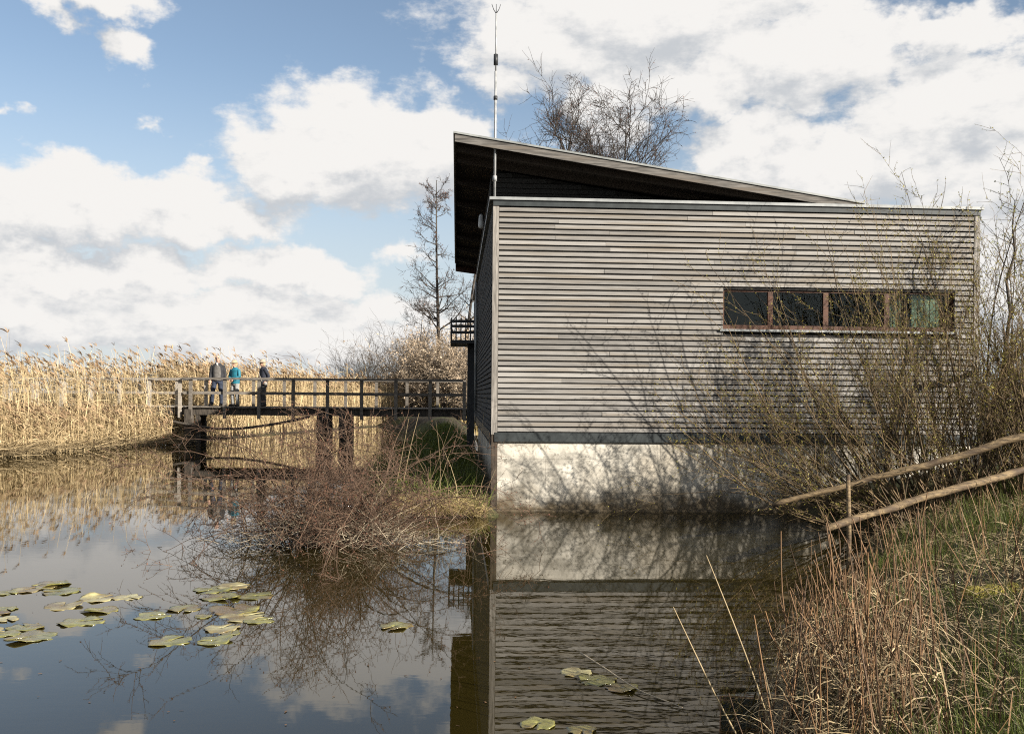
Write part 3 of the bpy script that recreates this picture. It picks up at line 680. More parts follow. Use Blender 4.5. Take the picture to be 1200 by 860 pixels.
base = dict(pelvis=(0, 0, .95), chest=(0, 0, 1.35), head=(0, -.02, 1.635),
            shL=(-.17, 0, 1.40), elL=(-.235, .02, 1.12), wrL=(-.25, -.04, .88), haL=(-.25, -.07, .72),
            shR=(.17, 0, 1.40), elR=(.235, .02, 1.12), wrR=(.25, -.04, .88), haR=(.25, -.07, .72),
            hipL=(-.09, 0, .9), knL=(-.12, -.03, .50), anL=(-.13, .0, .09), toL=(-.15, -.15, .035),
            hipR=(.09, 0, .9), knR=(.12, -.02, .50), anR=(.13, .02, .09), toR=(.16, -.13, .035))
def fringe(o, hd, s):
    MB().loft([(hd.x, hd.y + .03 * s, hd.z - .06 * s, .07 * s, .075 * s), (hd.x, hd.y + .03 * s, hd.z, .082 * s, .078 * s), (hd.x, hd.y + .03 * s, hd.z + .045 * s, .076 * s, .072 * s)]).build('hair', plain('white_hair', (.6, .58, .54)), o, True)
def glasses(o, J, s):
    hd = J['head']
    for e in (-1, 1): MB().ball((hd.x + e * .032, hd.y - .1 * s, hd.z + .012), .026, .004, .019).build('glasses_lens', M['dark_steel'], o, True)
m1 = dict(base); m1.update(knL=(-.155, -.06, .50), anL=(-.20, .0, .09), toL=(-.25, -.13, .035), knR=(.12, -.03, .50), anR=(.12, .05, .09), toR=(.10, -.10, .035))
person('person', 'bald man in grey vest, dark sleeves and jeans standing at the rail', (hx(255), PY, DECK), R(8), 1.80, m1,
       dict(jacket=plain('charcoal_jersey', (.03, .03, .034)), trousers=plain('dark_denim', (.03, .04, .068), .85, .5)), hair=fringe, vest=plain('grey_vest', (.13, .12, .11)), collar=plain('white_shirt', (.75, .74, .72)), extra=glasses)
def brim_hat(c):
    mm = plain('cream_hat', c)
    def f(o, hd, s):
        h = MB().loft([(hd.x, hd.y, hd.z + .03 * s, .155, .165), (hd.x, hd.y, hd.z + .042 * s, .15, .16), (hd.x, hd.y, hd.z + .05 * s, .092, .11), (hd.x, hd.y, hd.z + .12 * s, .085, .10), (hd.x, hd.y, hd.z + .15 * s, .05, .06)], 16)
        h.build('hat', mm, o, True)
        MB().loft([(hd.x, hd.y + .035, hd.z - .11 * s, .07, .06), (hd.x, hd.y + .03, hd.z - .03 * s, .086, .08), (hd.x, hd.y + .02, hd.z + .03 * s, .085, .085)]).build('hair', plain('blonde_hair', (.5, .38, .22)), o, True)
    return f
m2 = dict(base); m2.update(elL=(-.25, -.04, 1.14), wrL=(-.06, -.20, 1.02), haL=(.08, -.24, 1.0), elR=(.25, -.04, 1.14), wrR=(.10, -.22, 1.0), haR=(-.02, -.25, .98), head=(-.02, -.03, 1.625), knL=(-.10, -.05, .5), anL=(-.10, 0, .09))
person('person', 'person in bright teal jacket, cream hat and pale trousers with folded arms', (hx(275), PY + .05, DECK), R(-28), 1.62, m2,
       dict(jacket=plain('teal_softshell', (.018, .17, .235), .6), trousers=plain('pale_trousers', (.30, .30, .29))), hat=brim_hat((.44, .35, .23)))
m3 = dict(base); m3.update(elR=(.22, .14, 1.14), wrR=(.20, .05, .93), haR=(.19, -.06, .86), elL=(-.22, .1, 1.15), wrL=(-.14, -.12, 1.05), haL=(-.05, -.2, 1.05), head=(0, -.04, 1.62))
def bag(o, J, s):
    MB().tube([J['shL'] + Vector((.05, -.1, .06)), Vector((.02, -.17, 1.2)) * s, Vector((.2, -.1, .92)) * s], [.014] * 3, 6).build('bag_strap', plain('pale_strap', (.3, .27, .24)), o, True)
    MB().loft([(.25 * s, .02, .80 * s, .03, .045), (.25 * s, .02, .83 * s, .04, .06), (.25 * s, .02, .89 * s, .036, .055), (.25 * s, .02, .91 * s, .02, .03)]).build('camera_bag', plain('pale_bag', (.3, .28, .26)), o, True)
person('person', 'person in long navy coat and cream hat turned sideways to the others', (hx(308.5), PY + .02, DECK), R(-62), 1.66, m3,
       dict(jacket=plain('navy_coat', (.022, .025, .038)), trousers=plain('grey_trousers', (.07, .068, .07))), hat=brim_hat((.42, .35, .26)), hem=.72, extra=bag)

# ------------------------------------------------------------------ vegetation
def photo_ground(px, py, z=0.):
    """point of the plane z that stands at a photo pixel"""
    a = R(.5); dx, dy = px - 600, py - HZ
    dx, dy = dx * math.cos(a) + dy * math.sin(a), -dx * math.sin(a) + dy * math.cos(a)
    y = (EYE - z) * F / dy
    return dx * y / F, y
def col3(x, y, z): return np.stack([x, y, z], 1)

def reeds(name, label, rng, x, y, h, w, plume_p=.55, lean=.10, leaves_n=4, zoff=0.):
    n = len(x); P = col3(x, y, np.maximum(height(x, y), -.25) - .02 + zoff)
    h = h * (1 + .10 * wob(x * .8, y * .5) + .05 * wob(x * 2.1, y))
    D = np.stack([rng.normal(0, lean, n) - .03 + .13 * wob(x * .9 + 2, y * .7), rng.normal(0, lean, n), np.ones(n)], 1)
    bend = np.stack([rng.normal(-.04, .07, n), rng.normal(0, .06, n), -np.abs(rng.normal(0, .02, n))], 1)
    parts = []
    V, Q = ribbons(rng, P, D, h, w, 4, bend, (1, .95, .8, .5)); parts.append((V, Q, 0))
    Du = unit(D)
    par = np.repeat(np.arange(n), leaves_n); t = rng.uniform(.18, .97, len(par))
    C = P[par] + Du[par] * (h[par] * t)[:, None] + bend[par] * (h[par] * t * t)[:, None]
    a = rng.normal(-2.6, 1.5, len(par)); up = rng.uniform(.2, 1.6, len(par))
    LD = np.stack([np.cos(a), np.sin(a), up], 1); ll = rng.uniform(.22, .6, len(par))
    V, Q = ribbons(rng, C, LD, ll, w[par] * rng.uniform(.9, 1.7, len(par)), 2, np.stack([np.cos(a) * .3, np.sin(a) * .3, -rng.uniform(.1, 1.0, len(par))], 1), (.7, 1, .15)); parts.append((V, Q, 1))
    pk = np.where(rng.uniform(size=n) < plume_p)[0]
    tip = P[pk] + Du[pk] * h[pk][:, None] + bend[pk] * h[pk][:, None]
    for q in range(3):
        pd = np.stack([rng.normal(-.45, .3, len(pk)), rng.normal(0, .3, len(pk)), np.full(len(pk), 1.)], 1)
        V, Q = ribbons(rng, tip - np.array([0, 0, .05]), pd, rng.uniform(.14, .30, len(pk)), rng.uniform(.025, .06, len(pk)), 2, np.stack([rng.normal(-.3, .2, len(pk)), np.zeros(len(pk)), np.full(len(pk), -.25)], 1), (.4, 1, .2)); parts.append((V, Q, 2))
    o = np_mesh(name, parts, [M['reed_stem'], M['reed_leaf'], M['reed_plume']], kind='stuff')
    return tag(o, label, 'reeds')

rng = np.random.default_rng(11)
def bed_points(n, x0, x1, d0, d1, power=1.):
    x = rng.uniform(x0, x1, n); d = d0 + (d1 - d0) * rng.uniform(size=n) ** power
    y = np.interp(x, RE_X, RE_Y) + d + .35 * wob(x * 1.3, x)
    k = (np.abs(x) < y * .60) & ~((np.abs(y - (32.62 + (np.abs(x) - 11.4) * .30 + .7)) < 1.0) & (x < -11.2)) & ~((x > -11.4) & (y > BY - .3) & (y < BY + WD + .3))
    return x[k], y[k]
x, y = bed_points(17000, -24, -11.5, -.3, 10, 1.4); h = np.where(rng.uniform(size=len(x)) < .12, rng.normal(2.85, .28, len(x)), rng.normal(2.35, .26, len(x))) * (.8 + .2 * sstep(0, 1.5, y - np.interp(x, RE_X, RE_Y)))
front = (y < 32.3 + (np.abs(x) - 11.4) * .30) & (x > -16.4 * y / 30)
h = np.where(front, np.where(rng.uniform(size=len(x)) < .12, h, rng.uniform(.5, 1.3, len(x))), h)
reeds('reed_bed', 'tall pale dry reeds standing round the sunlit end of the footbridge', rng, x, y, h, rng.uniform(.009, .016, len(x)), .4)
x, y = bed_points(15000, -28, -5.6, 1.5, 17, 1.2); k = y > 34.7; x, y = x[k], y[k]
h = np.where(rng.uniform(size=len(x)) < .12, rng.normal(3.0, .28, len(x)), rng.normal(2.45, .24, len(x))) * np.interp(x / y, [-.24, -.14], [1, .82])
reeds('reed_bed', 'tall straw coloured reeds behind the people on the footbridge', rng, x, y, h, rng.uniform(.012, .020, len(x)), .5)
# broken reeds fallen along the waterline
n = 2600; x = rng.uniform(-16, -11.6, n); y = np.interp(x, RE_X, RE_Y) + rng.normal(.0, .35, n) - .1
k = np.abs(x) < y * .58; x, y = x[k], y[k]; n = len(x)
a = rng.uniform(0, 2 * np.pi, n); D = np.stack([np.cos(a), np.sin(a) * .6 - .3, rng.uniform(.02, .5, n)], 1)
V, Q = ribbons(rng, col3(x, y, rng.uniform(.0, .25, n)), D, rng.uniform(.4, 1.3, n), rng.uniform(.012, .024, n), 2, np.stack([np.zeros(n), np.zeros(n), -rng.uniform(0, .3, n)], 1), (1, 1, .4))
tag(np_mesh('fallen_reeds', [(V, Q, 0)], [M['straw']], kind='stuff'), 'bleached broken reeds fallen along the waterline of the reed bed', 'reeds')

# meadow beyond the pond
n = 26000; y = 54.5 + 260 * rng.uniform(size=n) ** 2; x = rng.uniform(-.42, .03, n) * y
D = np.stack([rng.normal(0, .2, n), rng.normal(0, .2, n), np.ones(n)], 1)
V, Q = ribbons(rng, col3(x, y, height(x, y)), D, rng.uniform(.35, .9, n), rng.uniform(.03, .07, n) * y / 55, 2, rng.normal(0, .15, (n, 3)), (1, .8, .2))
tag(np_mesh('meadow_grass', [(V, Q, 0)], [M['grass_dry']], kind='stuff'), 'yellow dry meadow grass beyond the far shore of the pond', 'grass')
n = 3500; y = rng.uniform(53.6, 60, n); x = rng.uniform(-11, -4, n)
V, Q = ribbons(rng, col3(x, y, height(x, y)), np.stack([rng.normal(0, .3, n), rng.normal(0, .3, n), np.ones(n)], 1), rng.uniform(.15, .4, n), rng.uniform(.03, .06, n), 2, None, (1, .8, .2))
tag(np_mesh('shore_grass', [(V, Q, 0)], [M['grass']], kind='stuff'), 'fresh green grass on the far shore under the footbridge', 'grass')

# far wood along the horizon
n = 9000; x = rng.uniform(-420, 420, n); top = 10.5 + 2.5 * np.sin(x * .021 + 1) + 1.5 * np.sin(x * .09)
P = col3(x, 520 + rng.uniform(-25, 25, n), .5 + np.maximum(top, 2.5) * rng.uniform(0, 1, n) ** .8)
V, Q = leaves(rng, P, 1.2, 3., .8, .3, .5)
tag(np_mesh('far_wood', [(V, Q, 0)], [M['far_wood']], kind='stuff'), 'low dark line of woodland along the horizon', 'wood')

def bare_tree(name, label, rng, base, H, r0, lean=(0, 0), crown0=.25, nb=26, form='spread', leaf=None, group=None, cat='tree', twig=M['twig_grey'], fine=1., blen=.34, wander=.05):
    o = empty(name, base); tag(o, label, cat, group)
    tr, rd = grow(rng, np.zeros((1, 3)), np.array([[lean[0], lean[1], 1.]]), np.array([H]), np.array([r0]), np.array([r0 * .12]), 14, wander, .03)
    V, Q = tubes(tr, rd, 8, rng)
    t_parts = [(V, Q, 0)]
    amin, amax = (38, 72) if form == 'spread' else (60, 85)
    P, D, par, t, rr_ = spawn(rng, tr, rd, nb, crown0, .98, amin, amax)
    L1 = H * blen * (1.25 - t) * rng.uniform(.6, 1.2, len(P)) if form != 'spread' else H * blen * (1.15 - .6 * t) * rng.uniform(.6, 1.15, len(P))
    p1, r1 = grow(rng, P, D, L1, np.minimum(rr_ * .6, .02 + L1 * .012), np.full(len(P), .008), 8, .14, .10 if form == 'spread' else .07)
    V, Q = tubes(p1, r1, 5, rng); t_parts.append((V, Q, 0))
    np_mesh('trunk', t_parts, [M['bark']], o, True)
    P, D, par, t, rr_ = spawn(rng, p1, r1, int(9 * fine), .2, 1, 25, 60)
    L2 = L1[par] * rng.uniform(.22, .5, len(P)); p2, r2 = grow(rng, P, D, L2, np.minimum(rr_ * .7, .018), np.full(len(P), .006), 5, .2, .06)
    c = [(*tubes(p2, r2, 4, rng), 0)]
    P, D, par, t, rr_ = spawn(rng, p2, r2, int(7 * fine), .15, 1, 25, 65)
    L3 = L2[par] * rng.uniform(.25, .6, len(P)) + .08; p3, r3 = grow(rng, P, D, L3, np.full(len(P), .010), np.full(len(P), .005), 3, .22, .04)
    c.append((*tubes(p3, r3, 3, rng), 0))
    np_mesh('crown', c, [twig], o)
    if leaf:
        Pn = along(rng, p3, leaf[1]); np_mesh('catkins' if leaf[0] is not M['leaf_green'] else 'leaves', [(*leaves(rng, Pn, leaf[2], leaf[3], .6), 0)], [leaf[0]], o)
    return o
rng = np.random.default_rng(21)
bare_tree('bare_tree', 'tall bare tree rising behind the high end of the roof', rng, (1.75, 47, .3), 15.6, .24, (.01, 0), .5, 34, blen=.36, fine=1.1, leaf=(M['bud_red'], 1, .04, .08))
bare_tree('bare_tree', 'lower bare tree with an arched limb behind the middle of the roof', rng, (4.5, 48, .3), 15.6, .20, (.07, 0), .5, 32, blen=.36, fine=1.1, leaf=(M['bud_red'], 1, .04, .08))
bare_tree('bare_tree', 'bare tree whose twig tips just show above the low part of the roof', rng, (6.3, 49, .3), 15.6, .15, (.08, 0), .5, 26, blen=.34, fine=1.1)
bare_tree('alder_tree', 'slender bare alder with a straight trunk and short level branches', rng, (-4.75, 62, .4), 15.6, .17, (-.02, 0), .15, 52, 'alder', leaf=(M['bud_red'], 1, .05, .1), blen=.21, fine=.85, wander=.012)
bare_tree('alder_tree', 'bare alder trunk half hidden by the timber building', rng, (-3.35, 60, .4), 14.0, .16, (.06, 0), .2, 36, 'alder', blen=.2, fine=.8, wander=.03)
bare_tree('alder_tree', 'small thin bare alder growing at the foot of the taller alders', rng, (-6.2, 60, .4), 8.0, .06, (0, 0), .1, 26, 'alder', blen=.3, fine=.8)

def bush(name, label, rng, base, Rx, H, n, twig, leaf=None, group=None, up=.9, nt=6, rad=.018, cat='shrub', n3=4):
    o = empty(name, base); tag(o, label, cat, group)
    a = rng.uniform(0, 2 * np.pi, n); rr_ = np.sqrt(rng.uniform(0, 1, n))
    P = col3(np.cos(a) * rr_ * Rx * .35, np.sin(a) * rr_ * Rx * .35, np.zeros(n))
    D = col3(np.cos(a) * rr_ * Rx / H, np.sin(a) * rr_ * Rx / H, np.full(n, up)) + rng.normal(0, .12, (n, 3))
    L = H * rng.uniform(.55, 1.1, n); p1, r1 = grow(rng, P, D, L, np.full(n, rad), np.full(n, rad * .3), 6, .13, .02)
    np_mesh('stems', [(*tubes(p1, r1, 4, rng), 0)], [M['bark']], o)
    P, D, par, t, q = spawn(rng, p1, r1, nt, .2, 1, 20, 60); L2 = L[par] * rng.uniform(.15, .4, len(P)); p2, r2 = grow(rng, P, D, L2, np.full(len(P), rad * .5), np.full(len(P), rad * .25), 4, .2, .05)
    c = [(*tubes(p2, r2, 3, rng), 0)]
    P, D, par, t, q = spawn(rng, p2, r2, n3, .2, 1, 25, 65); L3 = L2[par] * rng.uniform(.3, .7, len(P)); p3, r3 = grow(rng, P, D, L3, np.full(len(P), rad * .35), np.full(len(P), rad * .2), 3, .2, .03)
    c.append((*tubes(p3, r3, 3, rng), 0)); np_mesh('twigs', c, [twig], o)
    if leaf: np_mesh('catkins', [(*leaves(rng, along(rng, p3, leaf[1]), leaf[2], leaf[3], .6), 0)], [leaf[0]], o)
    return o
rng = np.random.default_rng(31)
def fx(px, y): return (px - 600) * y / F
G1 = 'shrubs on the far shore'
bush('bare_shrub', 'round grey bare shrub standing apart on the far meadow', rng, (fx(424, 72), 72, .4), 1.9, 5.2, 50, M['twig_grey'], group=G1)
bush('bare_shrub', 'low grey bare shrub beside the round one on the meadow', rng, (fx(405, 76), 76, .4), 1.9, 3.8, 40, M['twig_grey'], group=G1)
bush('bare_shrub', 'wide brown bare thicket next to the pale flowering shrubs', rng, (fx(452, 66), 66, .4), 2.2, 5.0, 70, M['twig_olive'], group=G1)
bush('bare_shrub', 'brown bare thicket under the straight alder', rng, (fx(478, 68), 68, .4), 2.0, 5.5, 64, M['twig_grey'], group=G1)
LF = (M['catkin'], 3, .07, .15)
for px, yy, rx, hh, lb in ((492, 52, 1.6, 3.9, 'pale catkin shrub at the open end of the flowering row'), (514, 53, 1.7, 4.5, 'tallest pale catkin shrub of the flowering row'), (534, 51, 1.6, 4.3, 'pale catkin shrub beside the dark balcony column'), (552, 50, 1.5, 4.4, 'pale catkin shrub touching the timber building')):
    bush('flowering_shrub', lb, rng, (fx(px, yy), yy, .4), rx, hh, 60, M['catkin'], LF, G1)

# ---- willow shrubs in front of the building
def willow(name, label, rng, base, stems, lmin, lmax, dvec, spread, spread0=.35, leafn=1, twigs=10, rad=.019, lsize=(.013, .031), mat=M['twig_olive'], leafm=M['leaf_young'], wander=.07, trop=.03, cat='shrub', n3=3):
    bz = float(height(base[0], base[1])) - .03
    o = empty(name, (base[0], base[1], bz)); tag(o, label, cat, 'willow shrubs on the bank beside the building')
    lmin, lmax, spread0, rad = lmin * .79, lmax * .79, spread0 * .79, rad * .82
    n = stems; P = np.stack([rng.normal(0, spread0, n), rng.normal(0, spread0 * .6, n), np.full(n, .0)], 1)
    P[:, 2] = height(base[0] + P[:, 0], base[1] + P[:, 1]) - bz - .04
    D = np.array(dvec)[None] + rng.normal(0, 1, (n, 3)) * np.array(spread)[None]
    D[:, 2] = np.maximum(D[:, 2], .12)
    L = rng.uniform(lmin, lmax, n); R0 = rad * (L / lmax) * rng.uniform(.4, 1.3, n)
    p1, r1 = grow(rng, P, D, L, R0, R0 * .2, 9, wander, trop)
    np_mesh('stems', [(*tubes(p1, r1, 5, rng), 0)], [mat], o, True)
    P, D, par, t, q = spawn(rng, p1, r1, twigs, .25, 1, 18, 48); L2 = L[par] * rng.uniform(.10, .3, len(P)) * (1.25 - t * .6); p2, r2 = grow(rng, P, D, L2, np.minimum(q * .7, .0055), np.full(len(P), .0016), 5, .13, .05)
    c = [(*tubes(p2, r2, 3, rng), 0)]
    P, D, par, t, q = spawn(rng, p2, r2, n3, .15, 1, 20, 55); L3 = L2[par] * rng.uniform(.2, .55, len(P)); p3, r3 = grow(rng, P, D, L3, np.full(len(P), .0028), np.full(len(P), .0013), 3, .15, .04)
    c.append((*tubes(p3, r3, 3, rng), 0)); np_mesh('twigs', c, [mat], o)
    if leafn:
        Pn = np.concatenate([along(rng, p3, leafn), along(rng, p2, leafn * 3, .3)]); np_mesh('leaves', [(*leaves(rng, Pn, *lsize, .55, .004), 0)], [leafm], o)
    return o
rng = np.random.default_rng(41)
def lean_to_wall(o): return o
willow('willow_shrub', 'budding willow shrub leaning far out over the water before the plinth', rng, (4.74, 12.35), 36, 2.2, 4.7, (-1.0, .02, .78), (.3, .10, .3), leafn=2)
willow('willow_shrub', 'budding willow shrub with low stems sweeping along the water under the logs', rng, (5.0, 11.8), 28, 1.5, 3.3, (-.85, .10, .42), (.4, .14, .25), leafn=1)
willow('willow_shrub', 'tall upright willow shrub rising in front of the brown strip window', rng, (5.39, 12.74), 26, 2.6, 5.5, (-.2, .02, 1.), (.22, .08, .1), leafn=3)
willow('willow_shrub', 'tall willow shrub whose tips overtop the parapet', rng, (6.17, 12.74), 32, 2.6, 5.7, (-.08, .02, 1.), (.2, .09, .1), leafn=3)
willow('willow_shrub', 'dense olive willow shrub covering the corner of the building', rng, (6.84, 12.44), 46, 1.8, 4.6, (-.08, .0, 1.), (.32, .12, .1), leafn=3)
willow('willow_shrub', 'brushy brown willow shrub behind the upper log', rng, (5.69, 11.7), 96, 1.2, 3.1, (-.2, .05, 1.), (.48, .2, .1), spread0=.75, leafn=1)
willow('willow_shrub', 'dense brushy willow shrub where the two logs rest', rng, (6.83, 11.5), 110, 1.2, 3.0, (-.1, .05, 1.), (.45, .2, .1), spread0=.75, leafn=1)
bare = willow('willow_shrub', 'spreading willow shrub at the outer corner of the building, thick with buds', rng, (7.81, 12.65), 34, 2.2, 4.3, (-.2, 0, 1.), (.3, .15, .1), spread0=.5, leafn=2)
# leafing tree beside the corner, thick limb bending outwards
tx, ty = 7.11, 13.6; tz = float(height(tx, ty)) - .05
to_ = empty('leafing_tree', (tx, ty, tz)); to_.scale = (.79,) * 3; tag(to_, 'young tree with a thick crooked limb and pale green leaves beside the building corner', 'tree')
rng = np.random.default_rng(51)
limb = np.array([[(-.35, -.1, 0), (-.25, -.1, .8), (-.12, -.1, 1.5), (.05, -.1, 2.0), (.35, -.1, 2.3), (.9, -.1, 2.42), (1.5, 0, 2.6), (2.1, .1, 3.0)],
                 [(-.12, -.1, 1.5), (-.05, -.1, 1.9), (.0, -.1, 2.4), (.1, -.05, 2.9), (.05, 0, 3.5), (.2, 0, 4.0), (.15, 0, 4.5), (.25, .1, 5.0)],
                 [(.35, -.1, 2.3), (.45, -.15, 2.7), (.5, -.2, 3.1), (.6, -.2, 3.5), (.55, -.2, 3.9), (.7, -.2, 4.3), (.8, -.2, 4.6), (.85, -.2, 5.0)],
                 [(.9, -.1, 2.42), (1.0, -.2, 2.8), (.9, -.3, 3.2), (1.05, -.3, 3.6), (1.1, -.3, 4.0), (1.0, -.3, 4.3), (1.1, -.3, 4.6), (1.15, -.3, 4.9)]], float)
lr = np.array([[.085, .08, .075, .07, .065, .055, .05, .04], [.04, .036, .033, .03, .025, .02, .014, .008], [.035, .03, .028, .025, .02, .016, .012, .007], [.03, .028, .025, .022, .018, .014, .01, .006]])
np_mesh('trunk', [(*tubes(limb, lr, 8, rng), 0)], [M['bark']], to_, True)
P, D, par, t, q = spawn(rng, limb[1:], lr[1:], 22, .05, 1, 30, 70); L2 = rng.uniform(.35, 1.1, len(P)); p2, r2 = grow(rng, P, D, L2, np.minimum(q * .6, .009), np.full(len(P), .003), 5, .16, .10)
P, D, par, t, q = spawn(rng, p2, r2, 6, .2, 1, 25, 60); L3 = L2[par] * rng.uniform(.2, .5, len(P)); p3, r3 = grow(rng, P, D, L3, np.full(len(P), .004), np.full(len(P), .002), 3, .16, .06)
np_mesh('crown', [(*tubes(p2, r2, 4, rng), 0), (*tubes(p3, r3, 3, rng), 0)], [M['twig_grey']], to_)
np_mesh('leaves', [(*leaves(rng, along(rng, p3, 4, .3), .02, .05, .55, .01), 0)], [M['leaf_green']], to_)

# ---- bramble tangle in the water
rng = np.random.default_rng(61)
br = empty('bramble_thicket', (-2.1, 11.05, .015)); br.scale = (.762,) * 3; tag(br, 'tangled reddish bramble thicket arching over the open water before the footbridge', 'shrub')
n = 120; P = np.stack([np.clip(rng.normal(-.02, .5, n), -1.2, .8), rng.normal(0, .28, n), np.full(n, -.08)], 1)
D = np.stack([rng.normal(0, .38, n) + P[:, 0] * .25, rng.normal(0, .45, n), np.ones(n)], 1)
L = rng.uniform(1.2, 3.6, n); p1, r1 = grow(rng, P, D, L, rng.uniform(.005, .014, n), np.full(n, .003), 12, .10, -.145)
p1[:, :, 2] = np.where(p1[:, :, 2] > 1.5, 1.5 + (p1[:, :, 2] - 1.5) * .35, p1[:, :, 2])
p1[:, :, 2] = np.maximum(p1[:, :, 2], -.06 + .05 * rng.uniform(size=(n, 13)))
np_mesh('canes', [(*tubes(p1, r1, 4, rng), 0)], [M['twig_red']], br)
P, D, par, t, q = spawn(rng, p1, r1, 13, .12, 1, 30, 80); L2 = rng.uniform(.15, .7, len(P)); p2, r2 = grow(rng, P, D, L2, np.full(len(P), .004), np.full(len(P), .002), 5, .2, -.02)
P, D, par, t, q = spawn(rng, p2, r2, 4, .15, 1, 30, 75); L3 = rng.uniform(.06, .28, len(P)); p3, r3 = grow(rng, P, D, L3, np.full(len(P), .0028), np.full(len(P), .0015), 3, .2, .0)
np_mesh('twigs', [(*tubes(p2, r2, 3, rng), 0), (*tubes(p3, r3, 3, rng), 0)], [M['twig_red']], br)
np_mesh('buds', [(*leaves(rng, along(rng, p3, 1, .5), .014, .032, .6, .003), 0)], [M['bud_red']], br)
n = 900; P = np.stack([rng.normal(0, .72, n), rng.normal(-.1, .35, n), rng.uniform(-.05, .4, n) ** 1.0], 1); P[:, 2] *= np.exp(-(P[:, 0] / 1.2) ** 2)
D = rng.normal(0, 1, (n, 3)); D[:, 2] = np.abs(D[:, 2]) * .5
p4, r4 = grow(rng, P, D, rng.uniform(.25, .9, n), rng.uniform(.003, .006, n), np.full(n, .002), 4, .2, -.05)
p4[:, :, 2] = np.maximum(p4[:, :, 2], -.03)
np_mesh('dry_stalks', [(*tubes(p4, r4, 3, rng), 0)], [M['dry_cane']], br)
n = 1000; P = np.stack([rng.normal(0, .62, n), rng.normal(.05, .3, n), rng.uniform(-.05, 1., n) ** 1.3], 1); P[:, 2] = np.nan_to_num(P[:, 2], nan=0.) * np.exp(-(P[:, 0] / .9) ** 2)
D = rng.normal(0, 1, (n, 3)); D[:, 2] = np.abs(D[:, 2]) * .7
p5, r5 = grow(rng, P, D, rng.uniform(.3, 1.0, n), rng.uniform(.002, .006, n), np.full(n, .0015), 4, .2, -.04)
p5[:, :, 2] = np.maximum(p5[:, :, 2], -.03)
np_mesh('twigs', [(*tubes(p5, r5, 3, rng), 0)], [M['twig_red']], br)
bank = empty('bramble_thicket', (-1.54, 13.4, .08)); bank.scale = (.785,) * 3; tag(bank, 'arching bramble canes on the dark bank beside the building', 'shrub')
n = 34; P = np.stack([np.clip(rng.normal(-.2, .5, n), -1, .5), rng.normal(.4, .5, n), np.full(n, -.03)], 1); P[:, 2] = (height(P[:, 0] * .785 - 1.54, P[:, 1] * .785 + 13.4) - .11) / .785
D = np.stack([rng.normal(-.55, .5, n), rng.normal(-.1, .4, n), np.ones(n)], 1); L = rng.uniform(1.6, 3.8, n)
p1, r1 = grow(rng, P, D, L, rng.uniform(.006, .010, n), np.full(n, .003), 12, .08, -.15); p1[:, :, 2] = np.maximum(p1[:, :, 2], -.1)
np_mesh('canes', [(*tubes(p1, r1, 4, rng), 0)], [M['twig_red']], bank)
P, D, par, t, q = spawn(rng, p1, r1, 12, .15, 1, 30, 75); p2, r2 = grow(rng, P, D, rng.uniform(.12, .5, len(P)), np.full(len(P), .0035), np.full(len(P), .002), 4, .2, 0)
np_mesh('twigs', [(*tubes(p2, r2, 3, rng), 0)], [M['twig_red']], bank)
np_mesh('buds', [(*leaves(rng, along(rng, p2, 2, .3), .014, .03, .6, .003), 0)], [M['bud_red']], bank)

# ---- grass of the bank beside the building
rng = np.random.default_rng(71)
n = 16000; x = rng.uniform(-3.5, -.3, n); y = rng.uniform(13.4, 33, n); z = height(x, y); k = (z > .03) & (x < -.36 - .06 * (y - 14.05)); x, y, z = x[k], y[k], z[k]; n = len(x)
V, Q = ribbons(rng, col3(x, y, z - .02), np.stack([rng.normal(0, .4, n), rng.normal(0, .4, n), np.ones(n)], 1), rng.uniform(.12, .42, n), rng.uniform(.009, .016, n), 3, rng.normal(0, .25, (n, 3)) - np.array([0, 0, .2]), (1, .9, .6, .1))
tag(np_mesh('bank_grass', [(V, Q, 0)], [M['grass']], kind='stuff'), 'dark green grass on the shaded bank beside the building', 'grass')
n = 3600; x = rng.normal(-1.2, .48, n); y = 13.46 + np.abs(rng.normal(0, .24, n)) - .08; z = height(x, y); k = (z > -.05) & (x < -.34); x, y, z = x[k], y[k], z[k]; n = len(x)
a = rng.uniform(0, 2 * np.pi, n)
V, Q = ribbons(rng, col3(x, y, z - .02), np.stack([np.cos(a) * .5, np.sin(a) * .5 - .25, rng.uniform(.5, 1.2, n)], 1), rng.uniform(.16, .42, n), rng.uniform(.005, .010, n), 4, np.stack([np.cos(a) * .3, np.sin(a) * .3 - .1, -rng.uniform(.2, .8, n)], 1), (1, .9, .6, .1))
tag(np_mesh('grass_tussock', [(V, Q, 0)], [M['grass_dry']], kind='stuff'), 'sunlit yellow tussocky grass overhanging the water at the building corner', 'grass')
n = 46; x = rng.uniform(-2.1, -.37, n); y = 13.42 + rng.uniform(-.1, .4, n)
V, Q = ribbons(rng, col3(x, y, np.full(n, -.1)), np.stack([rng.normal(-.1, .35, n), rng.normal(0, .2, n), np.ones(n)], 1), rng.uniform(.4, 1.5, n), rng.uniform(.008, .014, n), 5, rng.normal(0, .12, (n, 3)), (1, .95, .8, .4))
tag(np_mesh('dead_stalks', [(V, Q, 0)], [M['straw']], kind='stuff'), 'few tall dead stalks sticking up from the tussock at the building corner', 'reeds')

